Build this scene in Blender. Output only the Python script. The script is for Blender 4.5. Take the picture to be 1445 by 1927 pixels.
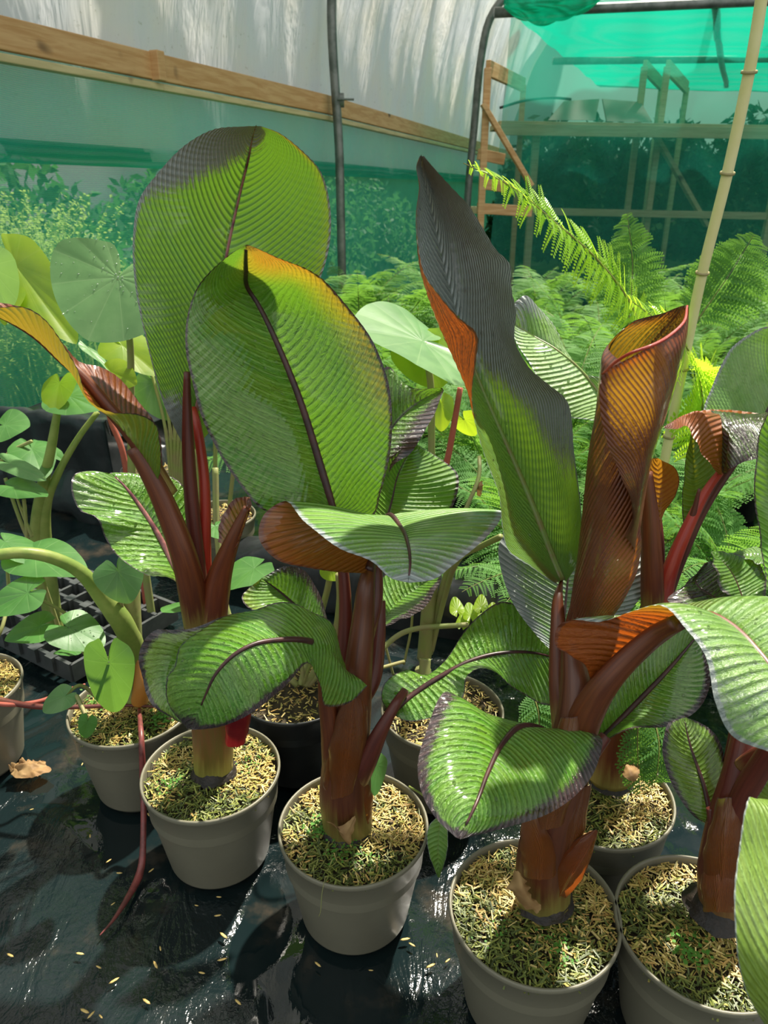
import bpy, math, random
import numpy as np
from mathutils import Vector, noise as mnoise
random.seed(7); RNG = np.random.default_rng(7)
for o in list(bpy.data.objects): bpy.data.objects.remove(o)
SC = bpy.context.scene
COL = SC.collection
# ------------------------------------------------------------ camera, sky, sun, exposure
F = 1390.0; PITCH = math.radians(23.5); CH = 1.025
cp, sp = math.cos(PITCH), math.sin(PITCH)
cam = bpy.data.cameras.new('camera'); camo = bpy.data.objects.new('camera', cam); COL.objects.link(camo)
camo.location = (0, 0, CH); camo.rotation_euler = (math.pi/2 - PITCH, 0, 0)
cam.sensor_fit = 'VERTICAL'; cam.sensor_height = 24; cam.lens = 24*F/1927; cam.clip_start = .02
cam.dof.use_dof = True; cam.dof.focus_distance = 1.0; cam.dof.aperture_fstop = 7
SC.camera = camo
world = bpy.data.worlds.new('sky'); SC.world = world; world.use_nodes = True
wn = world.node_tree; wn.nodes.clear()
wo = wn.nodes.new('ShaderNodeOutputWorld'); wb = wn.nodes.new('ShaderNodeBackground')
wt = wn.nodes.new('ShaderNodeTexCoord'); wnz = wn.nodes.new('ShaderNodeTexNoise'); wr = wn.nodes.new('ShaderNodeValToRGB')
wnz.inputs['Scale'].default_value = 3.2; wnz.inputs['Detail'].default_value = 4
wr.color_ramp.elements[0].position = .42; wr.color_ramp.elements[0].color = (.16, .24, .28, 1)
wr.color_ramp.elements[1].position = .60; wr.color_ramp.elements[1].color = (1, .98, .93, 1)
wn.links.new(wt.outputs['Generated'], wnz.inputs['Vector']); wn.links.new(wnz.outputs['Fac'], wr.inputs['Fac'])
wsep = wn.nodes.new('ShaderNodeSeparateXYZ'); wn.links.new(wt.outputs['Generated'], wsep.inputs[0])
wm = wn.nodes.new('ShaderNodeMapRange'); wm.interpolation_type = 'SMOOTHSTEP'; wn.links.new(wsep.outputs[2], wm.inputs[0])
wm.inputs[1].default_value = 0.0; wm.inputs[2].default_value = 0.9; wm.inputs[3].default_value = 0.60; wm.inputs[4].default_value = 1.15
wn.links.new(wr.outputs['Color'], wb.inputs['Color']); wy = wn.nodes.new('ShaderNodeMapRange'); wy.interpolation_type = 'SMOOTHSTEP'; wn.links.new(wsep.outputs[1], wy.inputs[0])   # sky strength raised behind the camera as added front fill
wy.inputs[1].default_value = 0.35; wy.inputs[2].default_value = -0.75; wy.inputs[3].default_value = 0.60; wy.inputs[4].default_value = 1.9
wmm = wn.nodes.new('ShaderNodeMath'); wmm.operation = 'MULTIPLY'; wn.links.new(wm.outputs[0], wmm.inputs[0]); wn.links.new(wy.outputs[0], wmm.inputs[1])
wn.links.new(wmm.outputs[0], wb.inputs['Strength'])
wn.links.new(wb.outputs[0], wo.inputs[0])
sun = bpy.data.lights.new('sun', 'SUN'); sun.energy = 10.0; sun.angle = math.radians(1.5); sun.color = (1, .93, .80)
suno = bpy.data.objects.new('sun', sun); COL.objects.link(suno)
suno.rotation_euler = Vector((.34, .50, 1.0)).to_track_quat('Z', 'Y').to_euler()
SC.view_settings.view_transform = 'Standard'; SC.view_settings.look = 'None'
SC.view_settings.gamma = 1; SC.view_settings.use_curve_mapping = False
SC.view_settings.exposure = 0.12

def W(px, py, Y):                                  # the point seen at that place of the photograph at forward distance Y
    a = (px-722.5)/F; b = (963.5-py)/F; d = Y/(cp+b*sp)
    return np.array((a*d, Y, CH+d*(b*cp-sp)))
def G(px, py, z=0.0):                              # ... at height z
    a = (px-722.5)/F; b = (963.5-py)/F; d = (CH-z)/(sp-b*cp)
    return np.array((a*d, d*(cp+b*sp), z))

# ------------------------------------------------------------ materials
MATS = {}
class NT:
    def __init__(s, name):
        s.m = bpy.data.materials.new(name); s.m.use_nodes = True; s.t = s.m.node_tree; s.t.nodes.clear()
        s.out = s.n('OutputMaterial')
    def n(s, kind, **kw):
        x = s.t.nodes.new('ShaderNode'+kind)
        for k, v in kw.items(): setattr(x, k, v)
        return x
    def put(s, sock, v):
        if hasattr(v, 'is_output') or isinstance(v, bpy.types.NodeSocket): s.t.links.new(v, sock)
        elif v is not None:
            if sock.type == 'RGBA' and len(v) == 3: v = (*v, 1)
            sock.default_value = v
    def math(s, op, a, b=None, c=None, clamp=False):
        x = s.n('Math', operation=op, use_clamp=clamp); s.put(x.inputs[0], a)
        if b is not None: s.put(x.inputs[1], b)
        if c is not None: s.put(x.inputs[2], c)
        return x.outputs[0]
    def mix(s, f, a, b, blend='MIX'):
        x = s.n('Mix', data_type='RGBA', blend_type=blend); s.put(x.inputs[0], f); s.put(x.inputs[6], a); s.put(x.inputs[7], b); return x.outputs[2]
    def noise(s, vec=None, scale=5., detail=3., rough=.5, dist=0.):
        x = s.n('TexNoise'); s.put(x.inputs['Scale'], scale); s.put(x.inputs['Detail'], detail); s.put(x.inputs['Roughness'], rough); s.put(x.inputs['Distortion'], dist)
        if vec is not None: s.put(x.inputs['Vector'], vec)
        return x.outputs['Fac']
    def step(s, v, lo, hi):
        x = s.n('MapRange', interpolation_type='SMOOTHSTEP'); s.put(x.inputs[0], v); s.put(x.inputs[1], lo); s.put(x.inputs[2], hi); return x.outputs[0]
    def rng(s, v, lo, hi, a, b):
        x = s.n('MapRange'); s.put(x.inputs[0], v); s.put(x.inputs[1], lo); s.put(x.inputs[2], hi); s.put(x.inputs[3], a); s.put(x.inputs[4], b); return x.outputs[0]
    def xyz(s, x_, y_, z_):
        x = s.n('CombineXYZ'); s.put(x.inputs[0], x_); s.put(x.inputs[1], y_); s.put(x.inputs[2], z_); return x.outputs[0]
    def bump(s, h, dist=.002, strength=1., normal=None):
        x = s.n('Bump'); s.put(x.inputs['Height'], h); s.put(x.inputs['Distance'], dist); s.put(x.inputs['Strength'], strength)
        if normal is not None: s.put(x.inputs['Normal'], normal)
        return x.outputs[0]
    def bsdf(s, color, rough=.5, normal=None, **kw):
        x = s.n('BsdfPrincipled'); s.put(x.inputs['Base Color'], color); s.put(x.inputs['Roughness'], rough)
        if normal is not None: s.put(x.inputs['Normal'], normal)
        for k, v in kw.items(): s.put(x.inputs[k.replace('_', ' ')], v)
        return x.outputs[0]
    def translucent(s, color, normal=None):
        x = s.n('BsdfTranslucent'); s.put(x.inputs[0], color)
        if normal is not None: s.put(x.inputs['Normal'], normal)
        return x.outputs[0]
    def mixs(s, f, a, b):
        x = s.n('MixShader'); s.put(x.inputs[0], f); s.t.links.new(a, x.inputs[1]); s.t.links.new(b, x.inputs[2]); return x.outputs[0]
    def end(s, sh): s.t.links.new(sh, s.out.inputs[0]); MATS[s.m.name] = s.m; return s.m
    def obj(s): return s.n('TexCoord').outputs['Object']
    def geo(s): return s.n('NewGeometry')

def banana_mat(name, pc=(.030, .018, .020), pv=(.06, .03, .032), pspec=.1, lump=0., g1=(.035, .14, .008), g2=(.13, .34, .02), under=(.21, .045, .012), under2=(.34, .10, .018), tl=.22, wet=.5, rough=.34):
    t = NT(name)
    a = t.n('Attribute', attribute_name='luv'); sep = t.n('SeparateXYZ'); t.put(sep.inputs[0], a.outputs['Vector'])
    u, v, w = sep.outputs
    p = t.n('Attribute', attribute_name='pig_light'); ps = t.n('SeparateColor'); t.put(ps.inputs[0], p.outputs['Color'])
    streak = t.noise(t.xyz(t.math('MULTIPLY', u, .8), t.math('MULTIPLY', w, .9), v), 1.6, 3, .6)
    fine = t.noise(t.xyz(t.math('MULTIPLY', u, 5), t.math('MULTIPLY', w, 5), 0), 2.0, 3, .6)
    speck = t.noise(t.obj(), 420, 2, .7)
    pf = t.math('ADD', ps.outputs[0], t.math('ADD', t.math('MULTIPLY', t.math('SUBTRACT', streak, .5), .7), t.math('MULTIPLY', t.math('SUBTRACT', speck, .5), .55)))
    pf = t.step(pf, .32, .72)
    top = t.mix(t.rng(fine, .3, .7, 0, 1), g1, g2)
    top = t.mix(t.math('MULTIPLY', ps.outputs[1], .8), top, (.26, .30, .03))
    vl = t.math('POWER', t.math('ABSOLUTE', t.math('SINE', t.math('MULTIPLY', w, 3.1416))), 6.)
    top = t.mix(t.math('MULTIPLY', vl, .45), top, (.30, .50, .14))
    top = t.mix(t.step(t.noise(t.xyz(t.math('MULTIPLY', u, .5), t.math('MULTIPLY', w, .25), 4), 1.5, 2), .35, .7), top, t.mix(.5, top, (.16, .30, .02)))
    top = t.mix(pf, top, t.mix(vl, pc, pv))
    und = t.mix(t.rng(fine, .3, .7, 0, 1), under, under2)
    und = t.mix(t.math('MULTIPLY', pf, .6), und, (.06, .012, .012))
    g = t.geo()
    col = t.mix(g.outputs['Backfacing'], top, und)
    tg = t.mix(ps.outputs[1], (.26, .55, .03), (.75, .62, .03))
    tc = t.mix(ps.outputs[2], tg, (.95, .20, .02)); tc = t.mix(t.math('MULTIPLY', pf, .85), tc, (.16, .02, .01))
    h = t.math('ADD', t.math('ADD', t.math('MULTIPLY', vl, .35), t.math('MULTIPLY', t.math('COSINE', t.math('MULTIPLY', w, 6.2832)), -.45)), t.math('MULTIPLY', fine, .45))
    nb = t.bump(h, .0026, .75)
    nb = t.bump(t.noise(t.obj(), 60, 2), .0015, .35, nb)
    if lump: nb = t.bump(t.noise(t.xyz(t.math('MULTIPLY', u, 3), t.math('MULTIPLY', w, .8), 1), 2.2, 3, .6, 1.), lump, .5, nb)
    wetn = t.step(t.noise(t.obj(), 9, 3, .6), .62-wet*.35, .68-wet*.25)
    r = t.math('ADD', t.rng(t.noise(t.obj(), 22, 3), .3, .7, rough-.05, rough+.14), t.math('MULTIPLY', wetn, -.06))
    x = t.bsdf(col, r, nb, Specular_IOR_Level=t.math('ADD', .45, t.math('MULTIPLY', pf, pspec)), Coat_Weight=t.math('MULTIPLY', wetn, .9), Coat_Roughness=.06)
    t.end(t.mixs(t.math('MULTIPLY', tl, t.math('SUBTRACT', 1., t.math('MULTIPLY', pf, .85))), x, t.translucent(tc, nb))); return t.m

M_BAN = banana_mat('banana_leaf_blade')
M_BANW = banana_mat('banana_leaf_wet', g1=(.03, .13, .008), g2=(.12, .33, .02), wet=1.3, rough=.27, lump=.012)
M_BAN_SHEEN = banana_mat('banana_leaf_painted_sheen', g1=(.045, .15, .025), g2=(.13, .30, .05), pc=(.19, .235, .225), pv=(.33, .37, .35), pspec=.6, wet=.3, rough=.36, tl=.15)  # grey-teal pigment colours: reflected sky sheen painted into the leaf
M_BANP = banana_mat('banana_leaf_pale', g1=(.09, .22, .05), g2=(.20, .36, .09), wet=.5, pc=(.16, .20, .18), pv=(.32, .36, .32), pspec=.6, lump=.004)  # pale grey pigment colours carry a painted silvery sheen

def plain(name, color, rough=.5, c2=None, scale=20, bumpd=0., bscale=None, coat=0., **kw):
    t = NT(name); col = color
    if c2 is not None: col = t.mix(t.step(t.noise(t.obj(), scale, 4, .6), .35, .68), color, c2)
    n = t.bump(t.noise(t.obj(), bscale or scale*3, 3), bumpd, .6) if bumpd else None
    return t.end(t.bsdf(col, rough, n, Coat_Weight=coat, Coat_Roughness=.12, **kw))
def soft(name, color, c2, tcol, f=.4, rough=.45, scale=18, rnd=False, coat=0.):
    t = NT(name); fac = t.step(t.noise(t.obj(), scale, 3, .6), .3, .7)
    col = t.mix(fac, color, c2)
    if rnd:
        r = t.n('ObjectInfo').outputs['Random']; col = t.mix(t.math('MULTIPLY', r, .5), col, c2)
    nb = t.bump(t.noise(t.obj(), scale*4, 2), .001, .4)
    return t.end(t.mixs(f, t.bsdf(col, rough, nb, Coat_Weight=coat, Coat_Roughness=.1, Specular_IOR_Level=.25), t.translucent(tcol)))
def petiole_mat(name, c1, c2, c3):
    t = NT(name); a = t.n('Attribute', attribute_name='luv'); sep = t.n('SeparateXYZ'); t.put(sep.inputs[0], a.outputs['Vector'])
    st = t.noise(t.xyz(t.math('MULTIPLY', sep.outputs[0], 9), t.math('MULTIPLY', sep.outputs[1], 1.2), 0), 2.2, 4, .6)
    col = t.mix(t.rng(st, .35, .65, 0, 1), c1, c2)
    col = t.mix(t.step(t.math('ADD', t.math('MULTIPLY', sep.outputs[2], 1.), t.math('MULTIPLY', t.math('SUBTRACT', st, .5), .4)), .80, 1.0), col, c3)
    nb = t.bump(st, .001, .5)
    return t.end(t.mixs(.10, t.bsdf(col, .42, nb, Coat_Weight=.15, Coat_Roughness=.2), t.translucent((.9, .2, .03))))
M_PET = petiole_mat('red_brown_petiole', (.085, .020, .007), (.165, .043, .012), (.24, .18, .04))
M_PETD = petiole_mat('dark_maroon_petiole', (.075, .016, .012), (.14, .030, .018), (.2, .12, .04))
M_RED = petiole_mat('red_stalk', (.34, .02, .012), (.45, .045, .02), (.4, .1, .05))
M_STEM = petiole_mat('banana_stem', (.07, .018, .008), (.14, .042, .014), (.17, .15, .035))
M_RIBD = plain('dark_midrib', (.028, .010, .010), .4, (.06, .018, .016), 60)
M_RIBG = plain('green_midrib', (.16, .26, .05), .4, (.20, .16, .05), 40)
M_RIBP = plain('pink_midrib', (.30, .13, .11), .3, (.09, .02, .03), 50)
M_TARO = None
def taro_mat(name, c1, c2, vein, tc, f=.38, coat=.3):
    t = NT(name); a = t.n('Attribute', attribute_name='luv'); sep = t.n('SeparateXYZ'); t.put(sep.inputs[0], a.outputs['Vector'])
    th, r, _ = sep.outputs
    vv = t.math('ABSOLUTE', t.math('SINE', t.math('MULTIPLY', th, 6.0)))
    vm = t.math('MULTIPLY', t.math('SUBTRACT', 1., t.step(vv, .0, .14)), t.rng(r, 0, 1, 1, .35))
    nz = t.noise(t.obj(), 22, 4, .6)
    col = t.mix(t.step(nz, .3, .7), c1, c2); col = t.mix(t.math('MULTIPLY', vm, .75), col, vein)
    h = t.math('ADD', t.math('MULTIPLY', vv, .8), t.math('MULTIPLY', t.noise(t.obj(), 90, 2), .5))
    nb = t.bump(h, .001, .4)
    return t.end(t.mixs(f, t.bsdf(col, .42, nb, Coat_Weight=coat, Coat_Roughness=.15), t.translucent(tc, nb)))
M_TARO = taro_mat('taro_leaf_green', (.045, .15, .03), (.075, .21, .045), (.20, .34, .12), (.28, .55, .06), .3)
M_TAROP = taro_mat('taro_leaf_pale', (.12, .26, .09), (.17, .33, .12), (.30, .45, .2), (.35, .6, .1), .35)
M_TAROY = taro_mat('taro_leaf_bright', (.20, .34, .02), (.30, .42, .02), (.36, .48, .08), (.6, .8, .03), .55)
M_STALK = soft('beige_green_stalk', (.30, .27, .13), (.26, .32, .10), (.5, .55, .15), .15, .45, 25)
M_STALKG = soft('green_stalk', (.18, .26, .06), (.30, .34, .10), (.4, .6, .1), .15, .4, 25)
M_STALKP = soft('pink_stalk', (.45, .13, .10), (.36, .10, .07), (.7, .2, .1), .15, .4, 25)
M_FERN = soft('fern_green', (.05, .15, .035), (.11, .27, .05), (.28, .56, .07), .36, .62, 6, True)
M_FERNB = soft('fern_bright', (.20, .38, .03), (.30, .48, .04), (.65, .95, .06), .55, .45, 10, False, .3)  # lighter copy of the fern green, backlit brightness put into the colour
M_FERNR = plain('fern_rachis', (.16, .17, .04), .5)
M_POT = plain('taupe_pot_plastic', (.165, .155, .108), .42, (.145, .135, .095), 8, .0006, 40)
M_POTB = plain('black_pot_plastic', (.012, .013, .014), .35, (.02, .022, .022), 12)
M_COMPOST = plain('dark_compost', (.025, .018, .010), .9, (.06, .045, .02), 60, .006)
def vcol_mat(name, rough=.6, tl=0.):
    t = NT(name); c = t.n('Attribute', attribute_name='Col').outputs['Color']
    b = t.bsdf(c, rough)
    return t.end(t.mixs(tl, b, t.translucent(c)) if tl else b)
M_CHIP = vcol_mat('straw_chip', .5)
M_DEAD = soft('dry_brown_tissue', (.42, .27, .12), (.22, .12, .05), (.6, .35, .12), .2, .6, 30)
M_ROT = plain('black_rotten_base', (.008, .006, .005), .6, (.022, .014, .009), 60, .003)
M_WOOD = None
def wood_mat(name, c1, c2, sc=1.):
    t = NT(name); mp = t.n('Mapping'); t.put(mp.inputs[0], t.obj()); mp.inputs['Scale'].default_value = (1.2*sc, 1.2*sc, 14*sc)
    n1 = t.noise(mp.outputs[0], 3, 4, .6, .6); kn = t.step(t.noise(t.obj(), 5, 1), .70, .78)
    col = t.mix(t.step(n1, .35, .65), c1, c2); col = t.mix(kn, col, (.10, .05, .02))
    return t.end(t.bsdf(col, .65, t.bump(n1, .002, .4)))
M_WOOD = wood_mat('sawn_timber', (.50, .27, .10), (.62, .38, .17))
M_WOODG = wood_mat('greyed_timber', (.46, .38, .18), (.60, .50, .26))
M_PIPE = plain('galvanised_pipe', (.20, .21, .19), .45, (.10, .12, .10), 10, Metallic=.6)
M_CANE = plain('bamboo_cane', (.66, .62, .27), .4, (.72, .68, .36), 9)
M_NODE = plain('bamboo_node', (.30, .26, .11), .5)
M_WATER = NT('water_drop'); M_WATER = M_WATER.end(M_WATER.bsdf((1, 1, 1), .02, Transmission_Weight=1., IOR=1.33))
M_TRAY = plain('grey_tray_plastic', (.05, .055, .055), .3, (.08, .085, .085), 20)
def sheeting():
    t = NT('wet_black_sheeting'); ob = t.obj()
    mp = t.n('Mapping'); t.put(mp.inputs[0], ob); mp.inputs['Scale'].default_value = (1, .55, 1); mp.inputs['Rotation'].default_value = (0, 0, .7)
    big = t.noise(ob, 2.6, 3, .5, .6); pud = t.step(big, .46, .56)
    dirt = t.noise(ob, 7, 5, .65); col = t.mix(t.step(dirt, .52, .75), (.005, .011, .012), (.045, .036, .026))
    wr = t.noise(mp.outputs[0], 16, 4, .55, 1.2); fine = t.noise(ob, 70, 3, .6)
    h = t.math('MULTIPLY', t.math('ADD', wr, t.math('MULTIPLY', fine, .3)), t.math('SUBTRACT', 1.05, pud))
    r = t.rng(t.math('ADD', t.math('MULTIPLY', dirt, .6), t.math('MULTIPLY', t.math('SUBTRACT', 1., pud), .4)), .3, .8, .03, .20)
    return t.end(t.bsdf(col, r, t.bump(h, .012, .6), Specular_IOR_Level=.45, Coat_Weight=.15, Coat_Roughness=.03))
M_FLOOR = sheeting()
M_BLACK = plain('black_polythene', (.012, .014, .015), .28, (.03, .034, .035), 6, .012, 9, .2)
def film():
    t = NT('polythene_film'); ob = t.obj(); mp = t.n('Mapping'); t.put(mp.inputs[0], ob); mp.inputs['Scale'].default_value = (2.2, 2.2, .35)
    f = t.noise(mp.outputs[0], 2.4, 4, .6, .5); sp_ = t.step(t.noise(ob, 30, 3, .7), .62, .72)
    d = t.noise(ob, 1.3, 4, .6)
    col = t.mix(t.step(d, .35, .7), (.78, .80, .84), (.86, .82, .74)); col = t.mix(t.math('MULTIPLY', sp_, .35), col, (.25, .27, .15))
    nb = t.bump(f, .05, .6)
    return t.end(t.mixs(.55, t.bsdf(col, .35, nb), t.translucent(col, nb)))
M_FILM = film()
def net(name, col, tcol, open_, lines=260, rough=.6):
    t = NT(name); ob = t.obj(); sep = t.n('SeparateXYZ'); t.put(sep.inputs[0], ob)
    z = t.math('ADD', sep.outputs[2], t.math('MULTIPLY', t.noise(ob, 1.5, 2), .05))
    wv = t.math('SINE', t.math('MULTIPLY', z, lines*3.1416))
    d = t.noise(ob, 2.5, 4, .6)
    c = t.mix(t.step(d, .4, .75), col, tuple(min(1, k*1.35+.015) for k in col))
    b = t.mixs(.55, t.bsdf(c, rough), t.translucent(tcol))
    tr = t.n('BsdfTransparent').outputs[0]
    f = t.math('ADD', open_, t.math('MULTIPLY', wv, .10))
    return t.end(t.mixs(f, b, tr))
M_NETW = net('green_windbreak_net', (.03, .32, .22), (.10, .78, .55), .44)
M_NETC = net('green_shade_net', (.0, .22, .13), (.0, .50, .30), .10, 60)
M_NETV = net('green_hung_net', (.01, .17, .12), (.02, .46, .33), .46, 0)
M_GRASS = soft('outdoor_grass', (.20, .36, .08), (.45, .52, .20), (.6, .8, .2), .4, .6, 10)
M_EARTH = plain('outdoor_ground', (.06, .14, .05), .9, (.20, .22, .10), 2.5)
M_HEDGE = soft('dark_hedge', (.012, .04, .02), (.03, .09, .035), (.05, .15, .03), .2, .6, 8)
M_BOARD = plain('grey_panel', (.28, .27, .20), .6, (.33, .31, .24), 4)
M_MOSS = soft('seedling_green', (.07, .20, .03), (.11, .28, .05), (.2, .45, .06), .3, .5, 40)

# ------------------------------------------------------------ object helpers
ROOTS = {}
def origin(o):
    v = Vector((0, 0, 0))
    while o is not None: v = v + Vector(o.location); o = o.parent
    return np.array(v)
def tag(o, label=None, cat=None, group=None, kind=None):
    if label: o['label'] = label
    if cat: o['category'] = cat
    if group: o['group'] = group
    if kind: o['kind'] = kind
    return o
def thing(name, label, cat, loc, group=None):
    o = bpy.data.objects.new(name, None); COL.objects.link(o); o.location = tuple(float(c) for c in loc); o.empty_display_size = .05
    return tag(o, label, cat, group)
def mesh(name, V, Fc, mat, parent=None, smooth=True, luv=None, pig_light=None, col=None, loc=None):
    V = np.asarray(V, float).reshape(-1, 3)
    if parent is not None: V = V - origin(parent)
    elif loc is not None: V = V - np.asarray(loc, float)
    me = bpy.data.meshes.new(name)
    me.from_pydata(V.tolist(), [], [tuple(int(i) for i in f) for f in Fc])
    me.materials.append(mat)
    if smooth: me.polygons.foreach_set('use_smooth', [True]*len(me.polygons))
    if luv is not None:
        a = me.attributes.new('luv', 'FLOAT_VECTOR', 'POINT'); a.data.foreach_set('vector', np.asarray(luv, np.float32).ravel())
    if pig_light is not None:
        a = me.color_attributes.new('pig_light', 'FLOAT_COLOR', 'POINT'); a.data.foreach_set('color', np.asarray(pig_light, np.float32).ravel())
    if col is not None:
        a = me.color_attributes.new('Col', 'FLOAT_COLOR', 'POINT'); a.data.foreach_set('color', np.asarray(col, np.float32).ravel())
    me.update()
    o = bpy.data.objects.new(name, me); COL.objects.link(o)
    if parent is not None: o.parent = parent
    elif loc is not None: o.location = tuple(float(c) for c in loc)
    return o
def catmull(P, n):
    P = np.asarray(P, float)
    if len(P) < 3:
        t = np.linspace(0, 1, n)[:, None]; return P[0]*(1-t)+P[-1]*t
    d = np.maximum(np.linalg.norm(np.diff(P, axis=0), axis=1), 1e-6)**.5
    t = np.concatenate([[0], np.cumsum(d)])
    m = np.zeros_like(P)
    s = np.diff(P, axis=0)/np.diff(t)[:, None]
    m[1:-1] = (s[:-1]*np.diff(t)[1:, None]+s[1:]*np.diff(t)[:-1, None])/(np.diff(t)[1:, None]+np.diff(t)[:-1, None])
    m[0] = s[0]; m[-1] = s[-1]
    tt = np.linspace(0, t[-1], 400); k = np.clip(np.searchsorted(t, tt, side='right')-1, 0, len(P)-2)
    h = (t[k+1]-t[k]); x = ((tt-t[k])/h)[:, None]; h = h[:, None]
    Q = (2*x**3-3*x**2+1)*P[k]+(x**3-2*x**2+x)*h*m[k]+(-2*x**3+3*x**2)*P[k+1]+(x**3-x**2)*h*m[k+1]
    L = np.concatenate([[0], np.cumsum(np.linalg.norm(np.diff(Q, axis=0), axis=1))])
    tt = np.linspace(0, L[-1], n)
    return np.stack([np.interp(tt, L, Q[:, i]) for i in range(3)], 1)
def pts(L):
    return np.array([W(*p) for p in L])
def across(C, us, u):                              # C: k x n x 3, cubic through the curves
    C = np.asarray(C); us = np.asarray(us, float); k = len(us)
    s = np.diff(C, axis=0)/np.diff(us)[:, None, None]; m = np.zeros_like(C)
    hh = np.diff(us)[:, None, None]
    m[1:-1] = (s[:-1]*hh[1:]+s[1:]*hh[:-1])/(hh[1:]+hh[:-1]); m[0] = s[0]; m[-1] = s[-1]
    i = np.clip(np.searchsorted(us, u, side='right')-1, 0, k-2); h = (us[i+1]-us[i])[:, None, None]; x = ((u-us[i])[:, None, None])/h
    return (2*x**3-3*x**2+1)*C[i]+(x**3-2*x**2+x)*h*m[i]+(-2*x**3+3*x**2)*C[i+1]+(x**3-x**2)*h*m[i+1]
def normals(P):                                    # P: nu x nv x 3
    du = np.gradient(P, axis=0); dv = np.gradient(P, axis=1); n = np.cross(du, dv)
    n[:, -1] = n[:, -2]; n[:, 0] = n[:, 1]
    l = np.linalg.norm(n, axis=2, keepdims=True); return n/np.maximum(l, 1e-12)
def gridfaces(nu, nv, flip=False):
    a = np.arange(nu*nv).reshape(nu, nv); q = np.stack([a[:-1, :-1], a[1:, :-1], a[1:, 1:], a[:-1, 1:]], -1).reshape(-1, 4)
    return q[:, ::-1] if flip else q
def tube(P, R, n=10, flat=1., closed=True, side=None):
    P = np.asarray(P, float); R = np.asarray(R, float)*np.ones(len(P))
    T = np.gradient(P, axis=0); T /= np.maximum(np.linalg.norm(T, axis=1, keepdims=True), 1e-9)
    ref = np.array(side if side is not None else (0, 1., 0)); out = []
    for p, t, r in zip(P, T, R):
        b = np.cross(t, ref); 
        if np.linalg.norm(b) < .05: b = np.cross(t, (1., 0, 0))
        b /= np.linalg.norm(b); c = np.cross(b, t); ref = c if np.linalg.norm(c) > 0 else ref
        an = np.arange(n)/n*2*math.pi
        out.append(p+r*(np.cos(an)[:, None]*b+flat*np.sin(an)[:, None]*c))
    V = np.concatenate(out); Fc = []
    m = len(P)
    for i in range(m-1):
        for j in range(n): Fc.append((i*n+j, i*n+(j+1) % n, (i+1)*n+(j+1) % n, (i+1)*n+j))
    if closed: Fc.append(tuple(range(n))[::-1]); Fc.append(tuple((m-1)*n+j for j in range(n)))
    lu = np.array([(j/n, i/m, 1-i/m) for i in range(m) for j in range(n)])
    return V, Fc, lu
def join(*parts):
    V = []; Fc = []; k = 0
    for p in parts:
        v, f = p[0], p[1]; V.append(np.asarray(v)); Fc += [tuple(int(i)+k for i in q) for q in f]; k += len(v)
    return np.concatenate(V), Fc
def rod(name, P, R, mat, parent=None, n=10, flat=1., m=40, loc=None, side=None):
    C = catmull(P, m); R = np.interp(np.linspace(0, 1, m), np.linspace(0, 1, len(np.atleast_1d(R))), np.atleast_1d(R)) if np.ndim(R) else R
    V, Fc, lu = tube(C, R, n, flat, side=side)
    return mesh(name, V, Fc, mat, parent, luv=lu, loc=loc)
CAM = np.array((0, 0, CH))
def ss(x, a, b):
    x = np.clip((x-a)/(b-a), 0, 1); return x*x*(3-2*x)
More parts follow.
